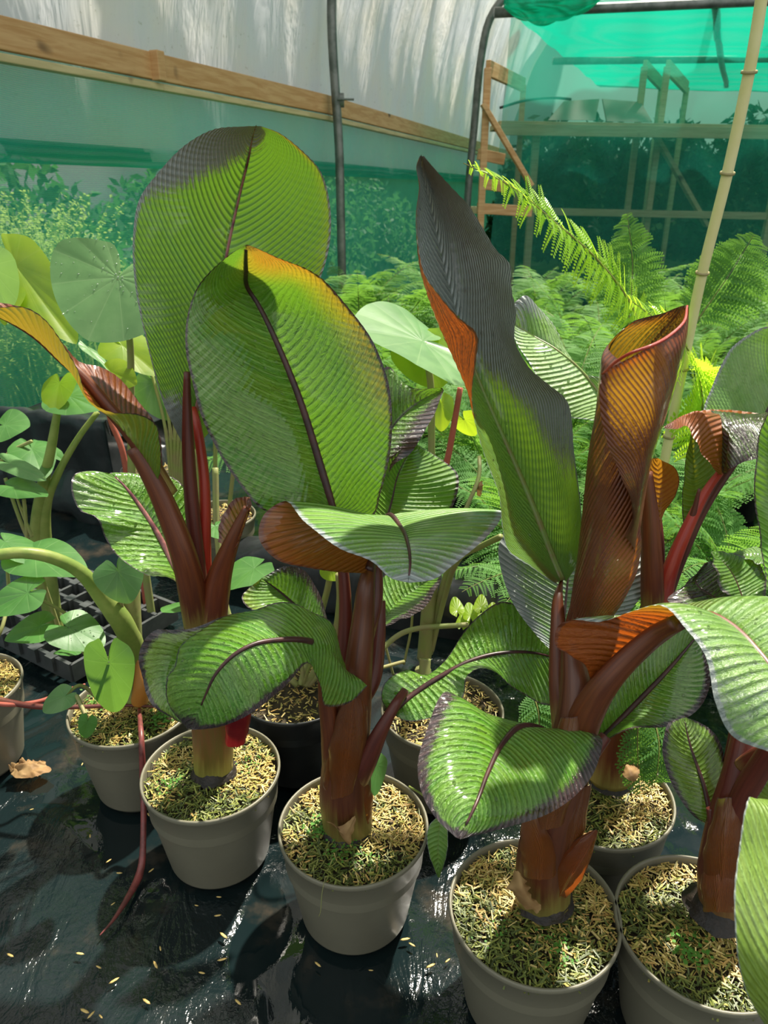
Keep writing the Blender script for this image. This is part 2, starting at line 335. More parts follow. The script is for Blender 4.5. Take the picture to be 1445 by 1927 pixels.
def leaf(parent, curves, us=(-1, 0, 1), mat=None, N=46, nu=33, bulge=.06, ripple=.0011, skew=.05, vis=1, vr=(0, 1), ur=(-1, 1), pig_light=None, rib=(.006, .0012), ribmat=None, ribu=0., ribside=-1, drops=0, label=None, name='leaf', wave=.0035, ribv=(0, .97)):
    mat = mat or M_BAN; nv = max(60, N*7); nu = int(nu*1.25)//2*2+1
    if len(curves) == 3 and len(us) != 3: us = (-1, 0, 1)
    C = [catmull(pts(c), nv) for c in curves]
    u = np.linspace(-1, 1, nu)
    if len(curves) == 3:
        a = np.abs(u)[:, None, None]; P = np.where(u[:, None, None] < 0, C[1]*(1-a)+C[0]*a, C[1]*(1-a)+C[2]*a)
    else: P = across(C, us, u)
    v = np.linspace(0, 1, nv)
    n = normals(P)
    sl = slice(int(vr[0]*(nv-1)), int(vr[1]*(nv-1))+1)
    du = np.gradient(P, axis=0); dv = np.gradient(P, axis=1); cr = np.cross(du, dv)
    um = (u >= ur[0]) & (u <= ur[1]); s = np.sum((cr[:, sl]*(CAM-P[:, sl]))[um]); flip = (s*vis) < 0
    if flip: n = -n
    wid = np.linalg.norm(C[0]-C[-1], axis=1)
    if len(curves) == 3 and bulge:
        hw = np.where(u[:, None] < 0, np.linalg.norm(C[0]-C[1], axis=1)[None], np.linalg.norm(C[2]-C[1], axis=1)[None])
        a = np.abs(u)[:, None]; P = P+n*(bulge*hw*4*a*(1-a)*.5*(1+a))[..., None]
    U, Vv = np.meshgrid(u, v, indexing='ij')
    if wave:
        sd = random.random()*50
        nz = np.array([[mnoise.noise(Vector((sd+k*9, vv*7, 0))) for vv in v] for k in (0, 1)])
        P = P+n*(wave*np.abs(U)**2.5*np.where(U < 0, nz[0][None], nz[1][None])*np.minimum(1, (1-Vv)*8))[..., None]
    w = N*(Vv-(skew*2.2)*np.abs(U-ribu)**1.3)
    env = np.minimum(1, np.abs(U-ribu)*7)*np.minimum(1, (1-Vv)*12)*np.minimum(1, Vv*8+.2)
    P = P+n*(ripple*.22*env*np.sin(2*math.pi*w)*np.minimum(1, wid/.06)[None])[..., None]
    r = np.abs(U-ribu)
    groove = np.exp(-(r/.05)**2)*.0015; P = P-n*groove[..., None]
    pg = pig_light(U, Vv) if pig_light else (0, 0, 0)  # leaf pigment, plus sheen and sun glow painted in on some leaves
    pr = [np.zeros_like(U)+x for x in pg]
    pr[0] = np.maximum(pr[0], ss(np.abs(U), .955, .985)*.9); pr[0] = np.maximum(pr[0], ss(Vv, .985, 1.)*.9)
    A = np.stack([pr[0], pr[1], pr[2], np.ones_like(U)], -1)
    o = mesh(name, P.reshape(-1, 3), gridfaces(nu, nv, flip), mat, parent, luv=np.stack([U, Vv, w], -1).reshape(-1, 3), pig_light=A.reshape(-1, 4))
    if label: o['label'] = label
    if rib:
        j = int(np.argmin(np.abs(u-ribu))); a0, a1 = int(ribv[0]*(nv-1)), int(ribv[1]*(nv-1))
        idx = np.linspace(a0, a1, 50).astype(int); rr = np.linspace(rib[0], rib[1], 50)
        ctr = P[j, idx]+ribside*n[j, idx]*(rr*.55)[:, None]
        V, Fc, lu = tube(ctr, rr, 8)
        mesh('midrib', V, Fc, ribmat or M_RIBD, o, luv=lu)
    if drops:
        Vd = []; Fd = []; k = 0
        for _ in range(drops):
            i = random.randint(2, nu-3); jj = int(random.uniform(vr[0]*.5+.02 if False else .08, .93)*nv); rad = random.choice((.0008, .0011, .0014, .0022))
            c = P[i, jj]; nn = n[i, jj]*(1 if vis > 0 else -1); t1 = np.cross(nn, (0, .3, 1.)); t1 /= np.linalg.norm(t1); t2 = np.cross(nn, t1)
            c = c + t1*random.uniform(-.003, .003)
            rings = []
            for q, (rr_, hh) in enumerate(((1, 0), (.8, .45), (.45, .68), (.05, .75))):
                for e in range(7):
                    an = e/7*2*math.pi; rings.append(c+rad*(rr_*(math.cos(an)*t1+1.25*math.sin(an)*t2)+hh*nn))
            Vd += rings
            for q in range(3):
                for e in range(7): Fd.append((k+q*7+e, k+q*7+(e+1) % 7, k+(q+1)*7+(e+1) % 7, k+(q+1)*7+e))
            k += 28
        d = mesh('water_droplets', np.array(Vd), Fd, M_WATER, o); d['kind'] = 'stuff'
    return o
def petiole(parent, P, R, mat=None, flat=.8, n=14, name='petiole'):
    return rod(name, pts(P), R, mat or M_PET, parent, n, flat)
def lathe(prof, seg=64):
    V = []; Fc = []; m = len(prof)
    for r, z in prof:
        for j in range(seg): a = j/seg*2*math.pi; V.append((r*math.cos(a), r*math.sin(a), z))
    for i in range(m-1):
        for j in range(seg): Fc.append((i*seg+j, i*seg+(j+1) % seg, (i+1)*seg+(j+1) % seg, (i+1)*seg+j))
    Fc.append(tuple(range(seg))[::-1])
    return np.array(V), Fc
POTH = .178
def pot(parent, c, R=.11, H=POTH, mat=None, nchips=2200, greens=.3, tan=.5, fill=.016, black=False):
    mat = mat or (M_POTB if black else M_POT)
    b = R*.74
    k = H/.178
    prof = [(b-.006, 0.0), (b-.006, .006), (b, .007), (b+.001, .010), (R*.918, .128*k), (R*.919, .1285*k), (R*.932, .1315*k), (R*.934, .1325*k), (R*.974, .168*k), (R*.978, .1685*k), (R*.994, .170*k), (R, .173*k), (R*.998, .1765*k), (R*.988, .178*k), (R*.967, .178*k), (R*.957, .174*k), (R*.945, .150*k), (R*.93, .12*k)]
    V, Fc = lathe(prof); mesh('pot', V+np.array(c), Fc, mat, parent)
    zc = H-fill; rr = R*.945; n = 40
    X = []; Fc = []
    for i in range(13):
        for j in range(n):
            a = j/n*2*math.pi; r = rr*i/12; x, y = r*math.cos(a), r*math.sin(a)
            X.append((x, y, zc-.004+.006*mnoise.noise(Vector((x*30+c[0]*9, y*30, 0)))+.006*(1-i/12)))
    for i in range(12):
        for j in range(n): Fc.append((i*n+j, i*n+(j+1) % n, (i+1)*n+(j+1) % n, (i+1)*n+j))
    mesh('compost', np.array(X)+np.array(c), Fc, M_COMPOST, parent)
    if nchips:
        r = rr*np.sqrt(RNG.random(nchips))*.985; a = RNG.random(nchips)*6.283; cx, cy = r*np.cos(a), r*np.sin(a)
        ln = RNG.uniform(.0025, .0095, nchips)*(.9 if R < .12 else 1); wd = RNG.uniform(.0005, .0013, nchips); th = wd*.45
        yaw = RNG.random(nchips)*6.283; tilt = RNG.normal(0, .28, nchips)
        cz = zc+.002+.006*(1-r/rr)+RNG.uniform(-.002, .007, nchips)
        box = np.array([(x, y, z) for x in (-1, 1) for y in (-1, 1) for z in (-1, 1)], float)
        L = box[None]*np.stack([ln, wd, th], -1)[:, None]
        L[:, :, 1] *= np.where(box[None, :, 0] > 0, RNG.uniform(.3, 1, nchips)[:, None], 1)
        x = L[..., 0]*np.cos(tilt)[:, None]-L[..., 2]*np.sin(tilt)[:, None]; z = L[..., 0]*np.sin(tilt)[:, None]+L[..., 2]*np.cos(tilt)[:, None]; y = L[..., 1]
        X = x*np.cos(yaw)[:, None]-y*np.sin(yaw)[:, None]+cx[:, None]; Y = x*np.sin(yaw)[:, None]+y*np.cos(yaw)[:, None]+cy[:, None]; Z = z+cz[:, None]
        V = np.stack([X, Y, Z], -1).reshape(-1, 3)+np.array(c)
        fb = np.array([(0, 1, 3, 2), (4, 6, 7, 5), (0, 4, 5, 1), (2, 3, 7, 6), (0, 2, 6, 4), (1, 5, 7, 3)])
        Fc = (fb[None]+8*np.arange(nchips)[:, None, None]).reshape(-1, 4)
        pal = np.array([(.62, .45, .13), (.48, .36, .10), (.72, .56, .22), (.34, .27, .07), (.52, .32, .10), (.38, .34, .08)])
        gpal = np.array([(.10, .13, .025), (.16, .19, .035), (.06, .085, .02), (.22, .24, .05)])
        gm = np.array([mnoise.noise(Vector((float(p)*14+c[0]*31, float(q)*14+c[1]*17, 3))) for p, q in zip(cx, cy)])*1.1-cx/R*.25-cy/R*.45+greens-.35+RNG.normal(0, .18, nchips)
        colr = np.where((gm > 0)[:, None], gpal[RNG.integers(0, 4, nchips)], pal[RNG.integers(0, 6, nchips)])*RNG.uniform(.7, 1.15, nchips)[:, None]
        colr = np.clip(colr, 0, 1); cc = np.repeat(np.concatenate([colr, np.ones((nchips, 1))], 1), 8, 0)
        o = mesh('straw_mulch', V, Fc, M_CHIP, parent, smooth=False, col=cc); o['kind'] = 'stuff'
def potted(name, label, cat, px, py, zr=POTH, **kw):
    g = G(px, py, zr); root = thing(name, label, cat, (g[0], g[1], 0)); pot(root, (g[0], g[1], 0), **kw); return root, g
def stem(parent, P, R, mat=None, name='pseudostem'):
    return rod(name, pts(P), R, mat or M_STEM, parent, 20, .9)
def rotbase(parent, p, r=.03, h=.02):
    r = r*.86
    c = np.array(p); V = []; n = 22; m = 7
    for i in range(m):
        for j in range(n):
            a = j/n*2*math.pi; q = 1-i/(m-1)*.55+.22*mnoise.noise(Vector((math.cos(a)*2.5+c[0]*50, math.sin(a)*2.5, i*.5)))
            V.append(c+np.array((r*q*math.cos(a), r*q*math.sin(a), h*i/(m-1)-.004)))
    Fc = [(i*n+j, i*n+(j+1) % n, (i+1)*n+(j+1) % n, (i+1)*n+j) for i in range(m-1) for j in range(n)]
    mesh('rotted_collar', np.array(V), Fc, M_ROT, parent)

# ------------------------------------------------------------ setting
def flat(name, quad, mat, n=1, m=1, f=None, kind='structure', loc=None):
    A, B, C, D = [np.array(q, float) for q in quad]; V = []
    for i in range(n+1):
        for j in range(m+1):
            s, t = i/n, j/m; p = (A*(1-s)+B*s)*(1-t)+(D*(1-s)+C*s)*t
            V.append(p if f is None else f(p, s, t))
    Fc = gridfaces(n+1, m+1); o = mesh(name, np.array(V), Fc, mat, None, loc=loc)
    if kind: o['kind'] = kind
    return o
def fl(p, s, t):
    p = p.copy(); q = Vector((p[0]*5, p[1]*5, 0)); a = mnoise.noise(q); b = abs(mnoise.noise(Vector((p[0]*9+3, p[1]*6, 1))))
    fade = max(0, min(1, (p[0]+1.5)*2, (1.8-p[0])*2, (p[1]+.1)*3, (2.6-p[1])*2)); p[2] += fade*(-.006+.004*a+.005*max(0, .12-b)*5-.002); return p
fq = [(-9, -2, 0), (9, -2, 0), (9, 16, 0), (-9, 16, 0)]
# floor: one mesh, fine near the camera, coarse beyond
xs = np.concatenate([np.linspace(-9, -1.6, 8), np.linspace(-1.5, 1.8, 190), np.linspace(2, 9, 8)]); ys = np.concatenate([np.linspace(-2, -.15, 4), np.linspace(-.1, 2.6, 170), np.linspace(2.9, 16, 10)])
XX, YY = np.meshgrid(xs, ys, indexing='ij'); V = np.array([fl(np.array((x, y, 0.)), 0, 0) for x, y in zip(XX.ravel(), YY.ravel())])
fo = mesh('floor', V, gridfaces(len(xs), len(ys)), M_FLOOR); fo['kind'] = 'structure'

def wxy(px, py, z): return G(px, py, z)[:2]
ZR = CH+.55
A1 = wxy(0, 62, ZR); A2 = wxy(612, 196, ZR); A3 = wxy(880, 270, ZR)
dA = (A2-A1)/np.linalg.norm(A2-A1); dC = (A3-A2)/np.linalg.norm(A3-A2)
A0 = A1-dA*2.2; A4 = A3+dC*6.0
WALL = [A0, A1, A2, A3, A4]
nin = np.array((dA[1], -dA[0]))                       # inward (towards +X)
def wallpt(s):                                        # s in metres from A0
    L = [0]
    for a, b in zip(WALL[:-1], WALL[1:]): L.append(L[-1]+np.linalg.norm(b-a))
    s = min(max(s, 0), L[-1]); k = max(i for i in range(len(L)) if L[i] <= s+1e-9); k = min(k, len(WALL)-2)
    f = (s-L[k])/(L[k+1]-L[k]); return WALL[k]*(1-f)+WALL[k+1]*f
LT = sum(np.linalg.norm(b-a) for a, b in zip(WALL[:-1], WALL[1:]))
def strip(name, z0, z1, off, mat, n=160, m=14, curve=0., ruff=.0, kind='structure', parent=None, sag=0.):
    V = []
    for i in range(n+1):
        s = i/n*LT; b = wallpt(s)
        for j in range(m+1):
            t = j/m; z = z0+(z1-z0)*t
            o = off+curve*max(0, z-1.6)**1.6+ruff*mnoise.noise(Vector((s*1.7+z*.9, z*.8, 2)))+ruff*.35*mnoise.noise(Vector((s*8+z*2.5, z*1.2, 5)))
            p = b+nin*o; V.append((p[0], p[1], z+sag*mnoise.noise(Vector((s*1.3, 1, 7)))*(1 if t < .1 else 0)))
    o = mesh(name, np.array(V), gridfaces(n+1, m+1), mat, parent)
    if kind: o['kind'] = kind
    return o
strip('wall_left_film', 1.16, 4.2, -.10, M_FILM, 240, 30, curve=.22, ruff=.07, sag=.03)
strip('wall_left_net', 0, 1.56, -.03, M_NETW, 160, 12, ruff=.03)
def beam(P0, P1, w, h, up=(0, 0, 1)):
    P0, P1 = np.array(P0, float), np.array(P1, float); t = P1-P0; t /= np.linalg.norm(t); u = np.array(up, float); b = np.cross(t, u)
    if np.linalg.norm(b) < .1: b = np.cross(t, (0, 1., 0))
    b /= np.linalg.norm(b); c = np.cross(b, t); V = []
    for P in (P0, P1):
        for s1, s2 in ((-1, -1), (1, -1), (1, 1), (-1, 1)): V.append(P+b*s1*w/2+c*s2*h/2)
    return np.array(V), [(0, 1, 2, 3)[::-1], (4, 5, 6, 7), (0, 1, 5, 4), (1, 2, 6, 5), (2, 3, 7, 6), (3, 0, 4, 7)]
def beamo(name, P0, P1, w, h, mat, parent=None, up=(0, 0, 1), loc=None):
    v, f = beam(P0, P1, w, h, up); o = mesh(name, v, f, mat, parent, smooth=False, loc=loc)
    md = o.modifiers.new('edge', 'BEVEL'); md.width = .004; md.segments = 2; return o
def P3(xy, z, off=0.): p = np.array(xy)+nin*off; return (p[0], p[1], z)
r = thing('timber_rail', 'long pale timber rail running along the left wall of the tunnel', 'rail', P3(A1, ZR-.1)); r['kind'] = 'structure'; del r['category']; r.name = 'trim_1'
mid = A1+(A2-A1)*.34
A1m = A1+(A2-A1)*.67
for a, b in ((A0, mid), (mid, A1m), (A1m, A2), (A2, A3), (A3, A4)):
    beamo('rail_board', P3(a, ZR), P3(b, ZR), .035, .115, M_WOOD, r)
    beamo('lower_batten', P3(a, ZR-.085, .0), P3(b, ZR-.085, .0), .05, .03, M_WOODG, r)
jb = A1+(A2-A1)*.315
beamo('joint_block', P3(jb, ZR, .035), P3(jb+dA*.055, ZR, .035), .05, .125, M_WOOD, r)
# dark lower edge band of the film behind the net
o = strip('trim_2', 1.13, 1.22, -.075, M_NETC, 60, 1); 
# hoops
def hoop(label, bx, by, z1, r, lean=0.):
    root = thing('tunnel_hoop', label, 'hoop', (bx, by, 0))
    P = [(bx, by, 0), (bx, by, 1.2), (bx+lean*.3, by, z1), (bx+lean+.25, by, z1+.5), (bx+lean+.9, by, z1+.85)]
    rod('pipe', np.array(P), r, M_PIPE, root, 14)
    return root
p = A2+nin*.10; h1 = hoop('near galvanised tunnel hoop post clamped to the timber rail', p[0], p[1], 2.4, .031)
g1 = np.array((p[0], p[1], ZR+.02)); rod('clamp', [g1+(-.04, 0, 0), g1+(.04, 0, 0)], .044, M_PIPE, h1, 14, .5)
rod('bolt', [g1+(.0, -.05, 0), g1+(.11, -.05, .0)], .007, M_PIPE, h1, 8)
r2 = W(876, 380, 8.0); 
hp = [W(872, 520, 8.0), W(880, 370, 8.0), W(893, 230, 8.0), W(905, 110, 8.0), W(920, 40, 8.0), W(945, 0, 8.0), W(1010, -50, 8.0)]
h2 = thing('tunnel_hoop', 'far curved tunnel hoop pipe bending over beside the green shade net', 'hoop', (hp[0][0], 8.0, 0))
rod('pipe', np.array([(hp[0][0], 8.0, 0)]+hp), .036, M_PIPE, h2, 12)
# far gable, hedge and ground outside
M_FILMG = soft('tinted_film', (.22, .42, .36), (.34, .48, .44), (.3, .6, .5), .5, .5, 1.5)
gable = flat('wall_back', [(-3, 14.2, 1.45), (10, 14.2, 1.45), (10, 14.2, 4.5), (-3, 14.2, 4.5)], M_FILMG, 20, 8)
gn = flat('wall_back_lower', [(-3, 14.1, 0), (10, 14.1, 0), (10, 14.1, 1.5), (-3, 14.1, 1.5)], M_HEDGE, 20, 6)
og = flat('ground_outside', [(-30, -4, -.06), (-.5, -4, -.06), (4, 30, -.06), (-30, 30, -.06)], M_EARTH, 6, 6)

# ------------------------------------------------------------ shade nets, staging at the back
cz = 2.55
ca, cb, cc_, cd = G(958, 22, cz), G(1130, 165, cz-.0), G(1750, 175, cz), G(2000, -60, cz)
def sagf(p, s, t): p = p.copy(); p[2] -= .13*math.sin(math.pi*((t*3) % 1))**.8*(.6+.4*s)*min(1, s*5)+.02*mnoise.noise(Vector((p[0]*2, p[1]*2, 0))); return p
cn = flat('shade_net_ceiling', [ca, G(1900, 0, cz), cc_, cb], M_NETC, 24, 30, sagf, kind=None)
tag(cn, 'bright green shade net stretched overhead across the back of the tunnel', 'shade net')
hx0 = W(953, 200, 7.7)[0]
def hungf(p, s, t): p = p.copy(); p[1] += .05*math.sin(s*60)*.6+.04*mnoise.noise(Vector((p[0]*3, p[2], 0))); return p
hn = flat('hung_net', [(hx0-.1, 7.7, .0), (6.5, 7.7, 0), (6.5, 7.7, cz), (hx0, 7.7, cz)], M_NETV, 90, 10, hungf, kind=None)
tag(hn, 'dark green see-through net hanging behind the fern bed', 'net')
# gathered net roll at the corner
V = []; n1, n2 = 44, 16
c0, c1 = W(950, -6, 7.3), W(1150, -30, 7.3)
for i in range(n1):
    s = i/(n1-1)
    for j in range(n2):
        a = j/n2*2*math.pi; rr = .16*(math.sin(math.pi*min(1, s*.9+.08))**.6)*(1+.25*math.sin(a*5+s*9)); V.append(c0*(1-s)+c1*s+np.array((0, rr*math.cos(a), rr*math.sin(a)-.05*math.sin(s*3))))
Fc = [(i*n2+j, i*n2+(j+1) % n2, (i+1)*n2+(j+1) % n2, (i+1)*n2+j) for i in range(n1-1) for j in range(n2)]
tag(mesh('net_bundle', np.array(V), Fc, M_NETC, None, loc=c0), 'gathered roll of green net tied to the front ceiling pipe', 'net roll')
for k, (pa, pb, Y, lab) in enumerate((((930, 24), (1700, -10), 7.45, 'front ceiling pipe carrying the gathered green net'), ((1040, 115), (1700, 108), 10.3, 'rear ceiling pipe crossing under the green shade net'))):
    a, b = W(*pa, Y), W(*pb, Y); tag(rod('ceiling_pipe', [a, b], .04, M_PIPE, None, 10, loc=a, m=6), lab, 'pipe')
a = W(1345, -5, 7.5); b = W(1357, 115, 10.2); c = W(1368, 160, 12.8)
tag(rod('ridge_pipe', [a, b, c], .035, M_PIPE, None, 10, loc=a), 'long pipe running front to back beneath the shade net', 'pipe')
def trestle(label, Y, posts, cap, brace, rungs, mat, dY=.55, back=True):
    x0 = W(*posts[0], Y); root = thing('timber_trestle', label, 'trestle', (x0[0], Y, 0))
    top = W(*cap[0], Y); topb = W(*cap[1], Y+dY)
    beamo('post', (top[0], Y, 0), top, .06, .05, mat, root, (0, 1, 0))
    beamo('post', (topb[0], Y+dY, 0), topb, .05, .05, mat, root, (0, 1, 0))
    beamo('cap', top, topb, .04, .12, mat, root)
    if brace: beamo('brace', W(*brace[0], Y-.04), W(*brace[1], Y-.04), .04, .10, mat, root, (0, 1, 0))
    for ra, rb in rungs: beamo('rung', W(*ra, Y), W(*rb, Y+.1), .04, .09, mat, root)
    return root
trestle('pale timber trestle beside the far hoop, in front of the hung net', 7.2, [(905, 400)], ((918, 128), (985, 160)), ((908, 195), (1000, 350)), [((900, 290), (948, 300)), ((903, 345), (950, 352)), ((898, 392), (1000, 398))], M_WOOD, 1.1)
trestle('dull timber trestle behind the green net, left of the middle pair', 8.6, [(1200, 400)], ((1213, 125), (1245, 160)), None, [], M_WOODG, .9)
trestle('dull timber trestle with a long diagonal brace behind the green net', 8.4, [(1230, 400)], ((1256, 125), (1292, 165)), ((1225, 240), (1330, 425)), [], M_WOODG, 1.0)
sh = thing('staging_shelf', 'long timber staging shelf behind the green net', 'shelf', (W(930, 235, 8.3)[0], 8.3, 0))
a = W(930, 238, 8.3); b = W(1700, 250, 8.3); beamo('shelf_board', a, b, .7, .05, M_WOODG, sh); beamo('shelf_edge', a+(0, -.36, -.05), b+(0, -.36, -.05), .04, .10, M_WOODG, sh)
a = W(880, 395, 8.3); b = W(1700, 412, 8.3); beamo('lower_rail', a, b, .05, .07, M_WOODG, sh)
for px in (1010, 1480): q = W(px, 240, 8.3); beamo('post', (q[0], 8.3, 0), q, .07, .07, M_WOODG, sh, (0, 1, 0))
for pa, lab in ((((1032, 226), (1120, 226), (1128, 186), (1062, 190)), 'left sloping grey panel standing on the staging shelf'), (((1142, 228), (1228, 230), (1206, 192), (1134, 186)), 'right sloping grey panel standing on the staging shelf')):
    q = [W(*p, 8.25+(.35 if i > 1 else 0)) for i, p in enumerate(pa)]; V = np.array(q+[x+(0, .04, 0) for x in q])
    tag(mesh('grey_panel', V, [(0, 1, 2, 3), (7, 6, 5, 4), (0, 4, 5, 1), (1, 5, 6, 2), (2, 6, 7, 3), (3, 7, 4, 0)], M_BOARD, None, smooth=False, loc=q[0]), lab, 'panel')
tag(rod('hose', pts([(940, 203, 8.1), (985, 190, 8.1), (1040, 184, 8.1), (1075, 187, 8.1)]), .012, M_POTB, None, 8, loc=W(940, 203, 8.1)), 'dark hose sagging above the staging shelf', 'hose')
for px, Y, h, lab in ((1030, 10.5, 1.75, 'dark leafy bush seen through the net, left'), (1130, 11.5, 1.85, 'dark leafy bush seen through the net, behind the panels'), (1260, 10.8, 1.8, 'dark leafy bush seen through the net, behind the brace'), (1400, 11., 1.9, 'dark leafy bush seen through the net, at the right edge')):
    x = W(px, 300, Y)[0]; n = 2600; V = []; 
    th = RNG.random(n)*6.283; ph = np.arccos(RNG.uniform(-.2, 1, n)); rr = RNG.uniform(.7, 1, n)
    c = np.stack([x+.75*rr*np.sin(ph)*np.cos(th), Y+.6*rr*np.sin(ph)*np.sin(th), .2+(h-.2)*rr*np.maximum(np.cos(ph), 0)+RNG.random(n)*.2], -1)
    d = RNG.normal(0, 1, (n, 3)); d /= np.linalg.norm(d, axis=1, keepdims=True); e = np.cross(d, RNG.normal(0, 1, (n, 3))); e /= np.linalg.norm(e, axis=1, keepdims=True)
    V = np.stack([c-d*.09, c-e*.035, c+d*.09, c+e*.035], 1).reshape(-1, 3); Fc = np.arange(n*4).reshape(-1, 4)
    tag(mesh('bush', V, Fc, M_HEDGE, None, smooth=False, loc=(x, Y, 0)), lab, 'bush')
def leafy(label, x, y, h, rx, n, mat, ls=.06):
    th = RNG.random(n)*6.283; ph = np.arccos(RNG.uniform(-.1, 1, n)); rr = RNG.uniform(.75, 1, n)
    c = np.stack([x+rx*rr*np.sin(ph)*np.cos(th), y+rx*rr*np.sin(ph)*np.sin(th), h*rr*np.maximum(np.cos(ph), 0)+RNG.random(n)*.2], -1)
    d = RNG.normal(0, 1, (n, 3)); d /= np.linalg.norm(d, axis=1, keepdims=True); e = np.cross(d, RNG.normal(0, 1, (n, 3))); e /= np.linalg.norm(e, axis=1, keepdims=True)
    V = np.stack([c-d*ls, c-e*ls*.4, c+d*ls, c+e*ls*.4], 1).reshape(-1, 3)
    tag(mesh('bush', V, np.arange(n*4).reshape(-1, 4), mat, None, smooth=False, loc=(x, y, 0)), label, 'bush')
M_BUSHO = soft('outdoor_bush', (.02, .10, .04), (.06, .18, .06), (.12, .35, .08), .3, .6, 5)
for s_, off, h, rx, lab in ((1.6, -1.6, 1.15, .9, 'green bush outside the net at the left edge'), (3.4, -1.7, 1.2, 1.0, 'green bush outside the net behind the round leaf'), (5.4, -1.6, 1.15, 1.0, 'green bush outside the net behind the tallest leaf'), (7.4, -1.6, 1.1, 1.1, 'green bush outside the net just past the near post'), (9.8, -1.7, 1.1, 1.2, 'green bush outside the net near the far hoop')):
    p = wallpt(s_)+nin*off; leafy(lab, p[0], p[1], h, rx, 2200, M_BUSHO)
# grasses and weeds outside the left net
def tuft(label, x, y, h, n, mat, spread=.25, wd=.004, feath=True):
    V = []; Fc = []; k = 0
    for i in range(n):
        a = random.random()*6.283; l = h*random.uniform(.5, 1); bx, by = x+random.gauss(0, spread*.4), y+random.gauss(0, spread*.4); dx, dy = math.cos(a)*spread*random.uniform(.2, 1.3), math.sin(a)*spread*random.uniform(.2, 1.3)
        px_ = np.array((-math.sin(a), math.cos(a), 0))
        for q in range(7):
            s = q/6; c = np.array((bx+dx*s*s, by+dy*s*s, l*(s-.18*s*s*s))); w_ = wd*(1.2-s); V += [c-px_*w_, c+px_*w_]
        for q in range(6): Fc.append((k+2*q, k+2*q+1, k+2*q+3, k+2*q+2))
        k += 14
        if feath:
            for q in range(26):
                s = random.uniform(.35, 1); c = np.array((bx+dx*s*s, by+dy*s*s, l*(s-.18*s*s*s))); d = np.array([random.gauss(0, 1) for _ in range(3)]); d = d/np.linalg.norm(d)*.022; e = np.cross(d, (.3, .5, .8))*.45
                V += [c, c+d*.5+e, c+d, c+d*.5-e]; Fc.append((k, k+1, k+2, k+3)); k += 4
    return tag(mesh('grass_clump', np.array(V), Fc, mat, None, smooth=False, loc=(x, y, 0)), label, 'grass', kind='stuff')
for i, (px, off, h, lab) in enumerate(((60, -.5, 1.25, 'tall sunlit grass beyond the net at the left edge'), (130, -.7, 1.3, 'tall sunlit weeds beyond the net left of the big round leaf'), (200, -.9, 1.2, 'pale feathery weeds beyond the net above the round leaf'), (245, -.8, 1.0, 'fine grass stems beyond the net beside the tallest banana leaf'), (20, -.5, .7, 'low bright grass beyond the net behind the black trough'))):
    f = (px+60)/672; b = A1+(A2-A1)*f*.8+nin*off; tuft(lab, b[0], b[1], h, 110, M_GRASS, .3)

# ------------------------------------------------------------ ferns
def frond_mesh(name, L=.75, e0=70, e1=-5, npin=30, lp=.15, npl=13, mat=None, droop=.25, seed=0, curve=None, side=None, up=None, wf=1., wob=.12):
    rg = np.random.default_rng(seed); m = 40
    if curve is None:
        ang = np.radians(np.linspace(e0, e1, m)); d = np.stack([np.cos(ang), np.zeros(m), np.sin(ang)], 1)*L/(m-1); C = np.concatenate([[[0, 0, 0]], np.cumsum(d, 0)[:-1]])
        T = d/np.linalg.norm(d, axis=1, keepdims=True); S = np.tile([0, 1., 0], (m, 1))
    else:
        C = catmull(curve, m); T = np.gradient(C, axis=0); T /= np.linalg.norm(T, axis=1, keepdims=True); L = np.sum(np.linalg.norm(np.diff(C, axis=0), axis=1))
        S = np.cross(np.tile(up, (m, 1)), T); S /= np.linalg.norm(S, axis=1, keepdims=True)
    Nn = np.cross(T, S); Nn /= np.linalg.norm(Nn, axis=1, keepdims=True)
    Vr, Fr, _ = tube(C, np.linspace(.0028, .0006, m)*wf, 6)
    V = [Vr]; Fc = list(Fr); k = len(Vr); split = len(Fc)
    ts = np.linspace(.14, .985, npin)
    for i, t in enumerate(ts):
        j = min(m-1, int(t*(m-1))); pl = lp*(math.sin(math.pi*min(1, (t-.02))**.75)**.8)*(1 if t < .9 else .8)+.006
        pl *= rg.uniform(.92, 1.05)
        for sgn in (-1, 1):
            dr = sgn*S[j]*math.cos(.45)+T[j]*math.sin(.45); dr = dr+Nn[j]*rg.uniform(-wob, wob); dr /= np.linalg.norm(dr)
            q = np.arange(1, npl+1)/(npl+.6); sag = (-droop*pl*q**2)[:, None]*np.array((0, 0, 1.))
            base = C[j]+dr*pl*q[:, None]+sag
            back = np.cross(dr, Nn[j]); tw = rg.uniform(-.3, .3); back = back*math.cos(tw)+Nn[j]*math.sin(tw)
            ll = pl*.22*(1-q*.8)+.003; wd = pl/npl*.50
            for s2 in (-1, 1):
                a = base; dirn = s2*back*.93+dr*.35
                tip = a+dirn*ll[:, None]; mid_ = a+dirn*ll[:, None]*.5; ww = dr*wd
                V.append(np.stack([a-ww*.7, mid_-ww*.9+Nn[j]*.001, tip, mid_+ww*.9], 1).reshape(-1, 3))
                Fc += (np.arange(npl*4).reshape(-1, 4)+k).tolist(); k += npl*4
    me = bpy.data.meshes.new(name); me.from_pydata(np.concatenate(V).tolist(), [], [tuple(f) for f in Fc]); me.materials.append(mat or M_FERN); me.materials.append(M_FERNR)
    mi = np.zeros(len(Fc), int); mi[:split] = 1; me.polygons.foreach_set('material_index', mi); me.update(); return me
FR = [frond_mesh('frond', .80, 80, -8, 30, .15, 12, seed=1), frond_mesh('frond', .72, 68, -25, 28, .14, 12, seed=2), frond_mesh('frond', .62, 78, 20, 28, .12, 12, seed=3), frond_mesh('frond', .66, 55, -40, 26, .13, 12, seed=4)]
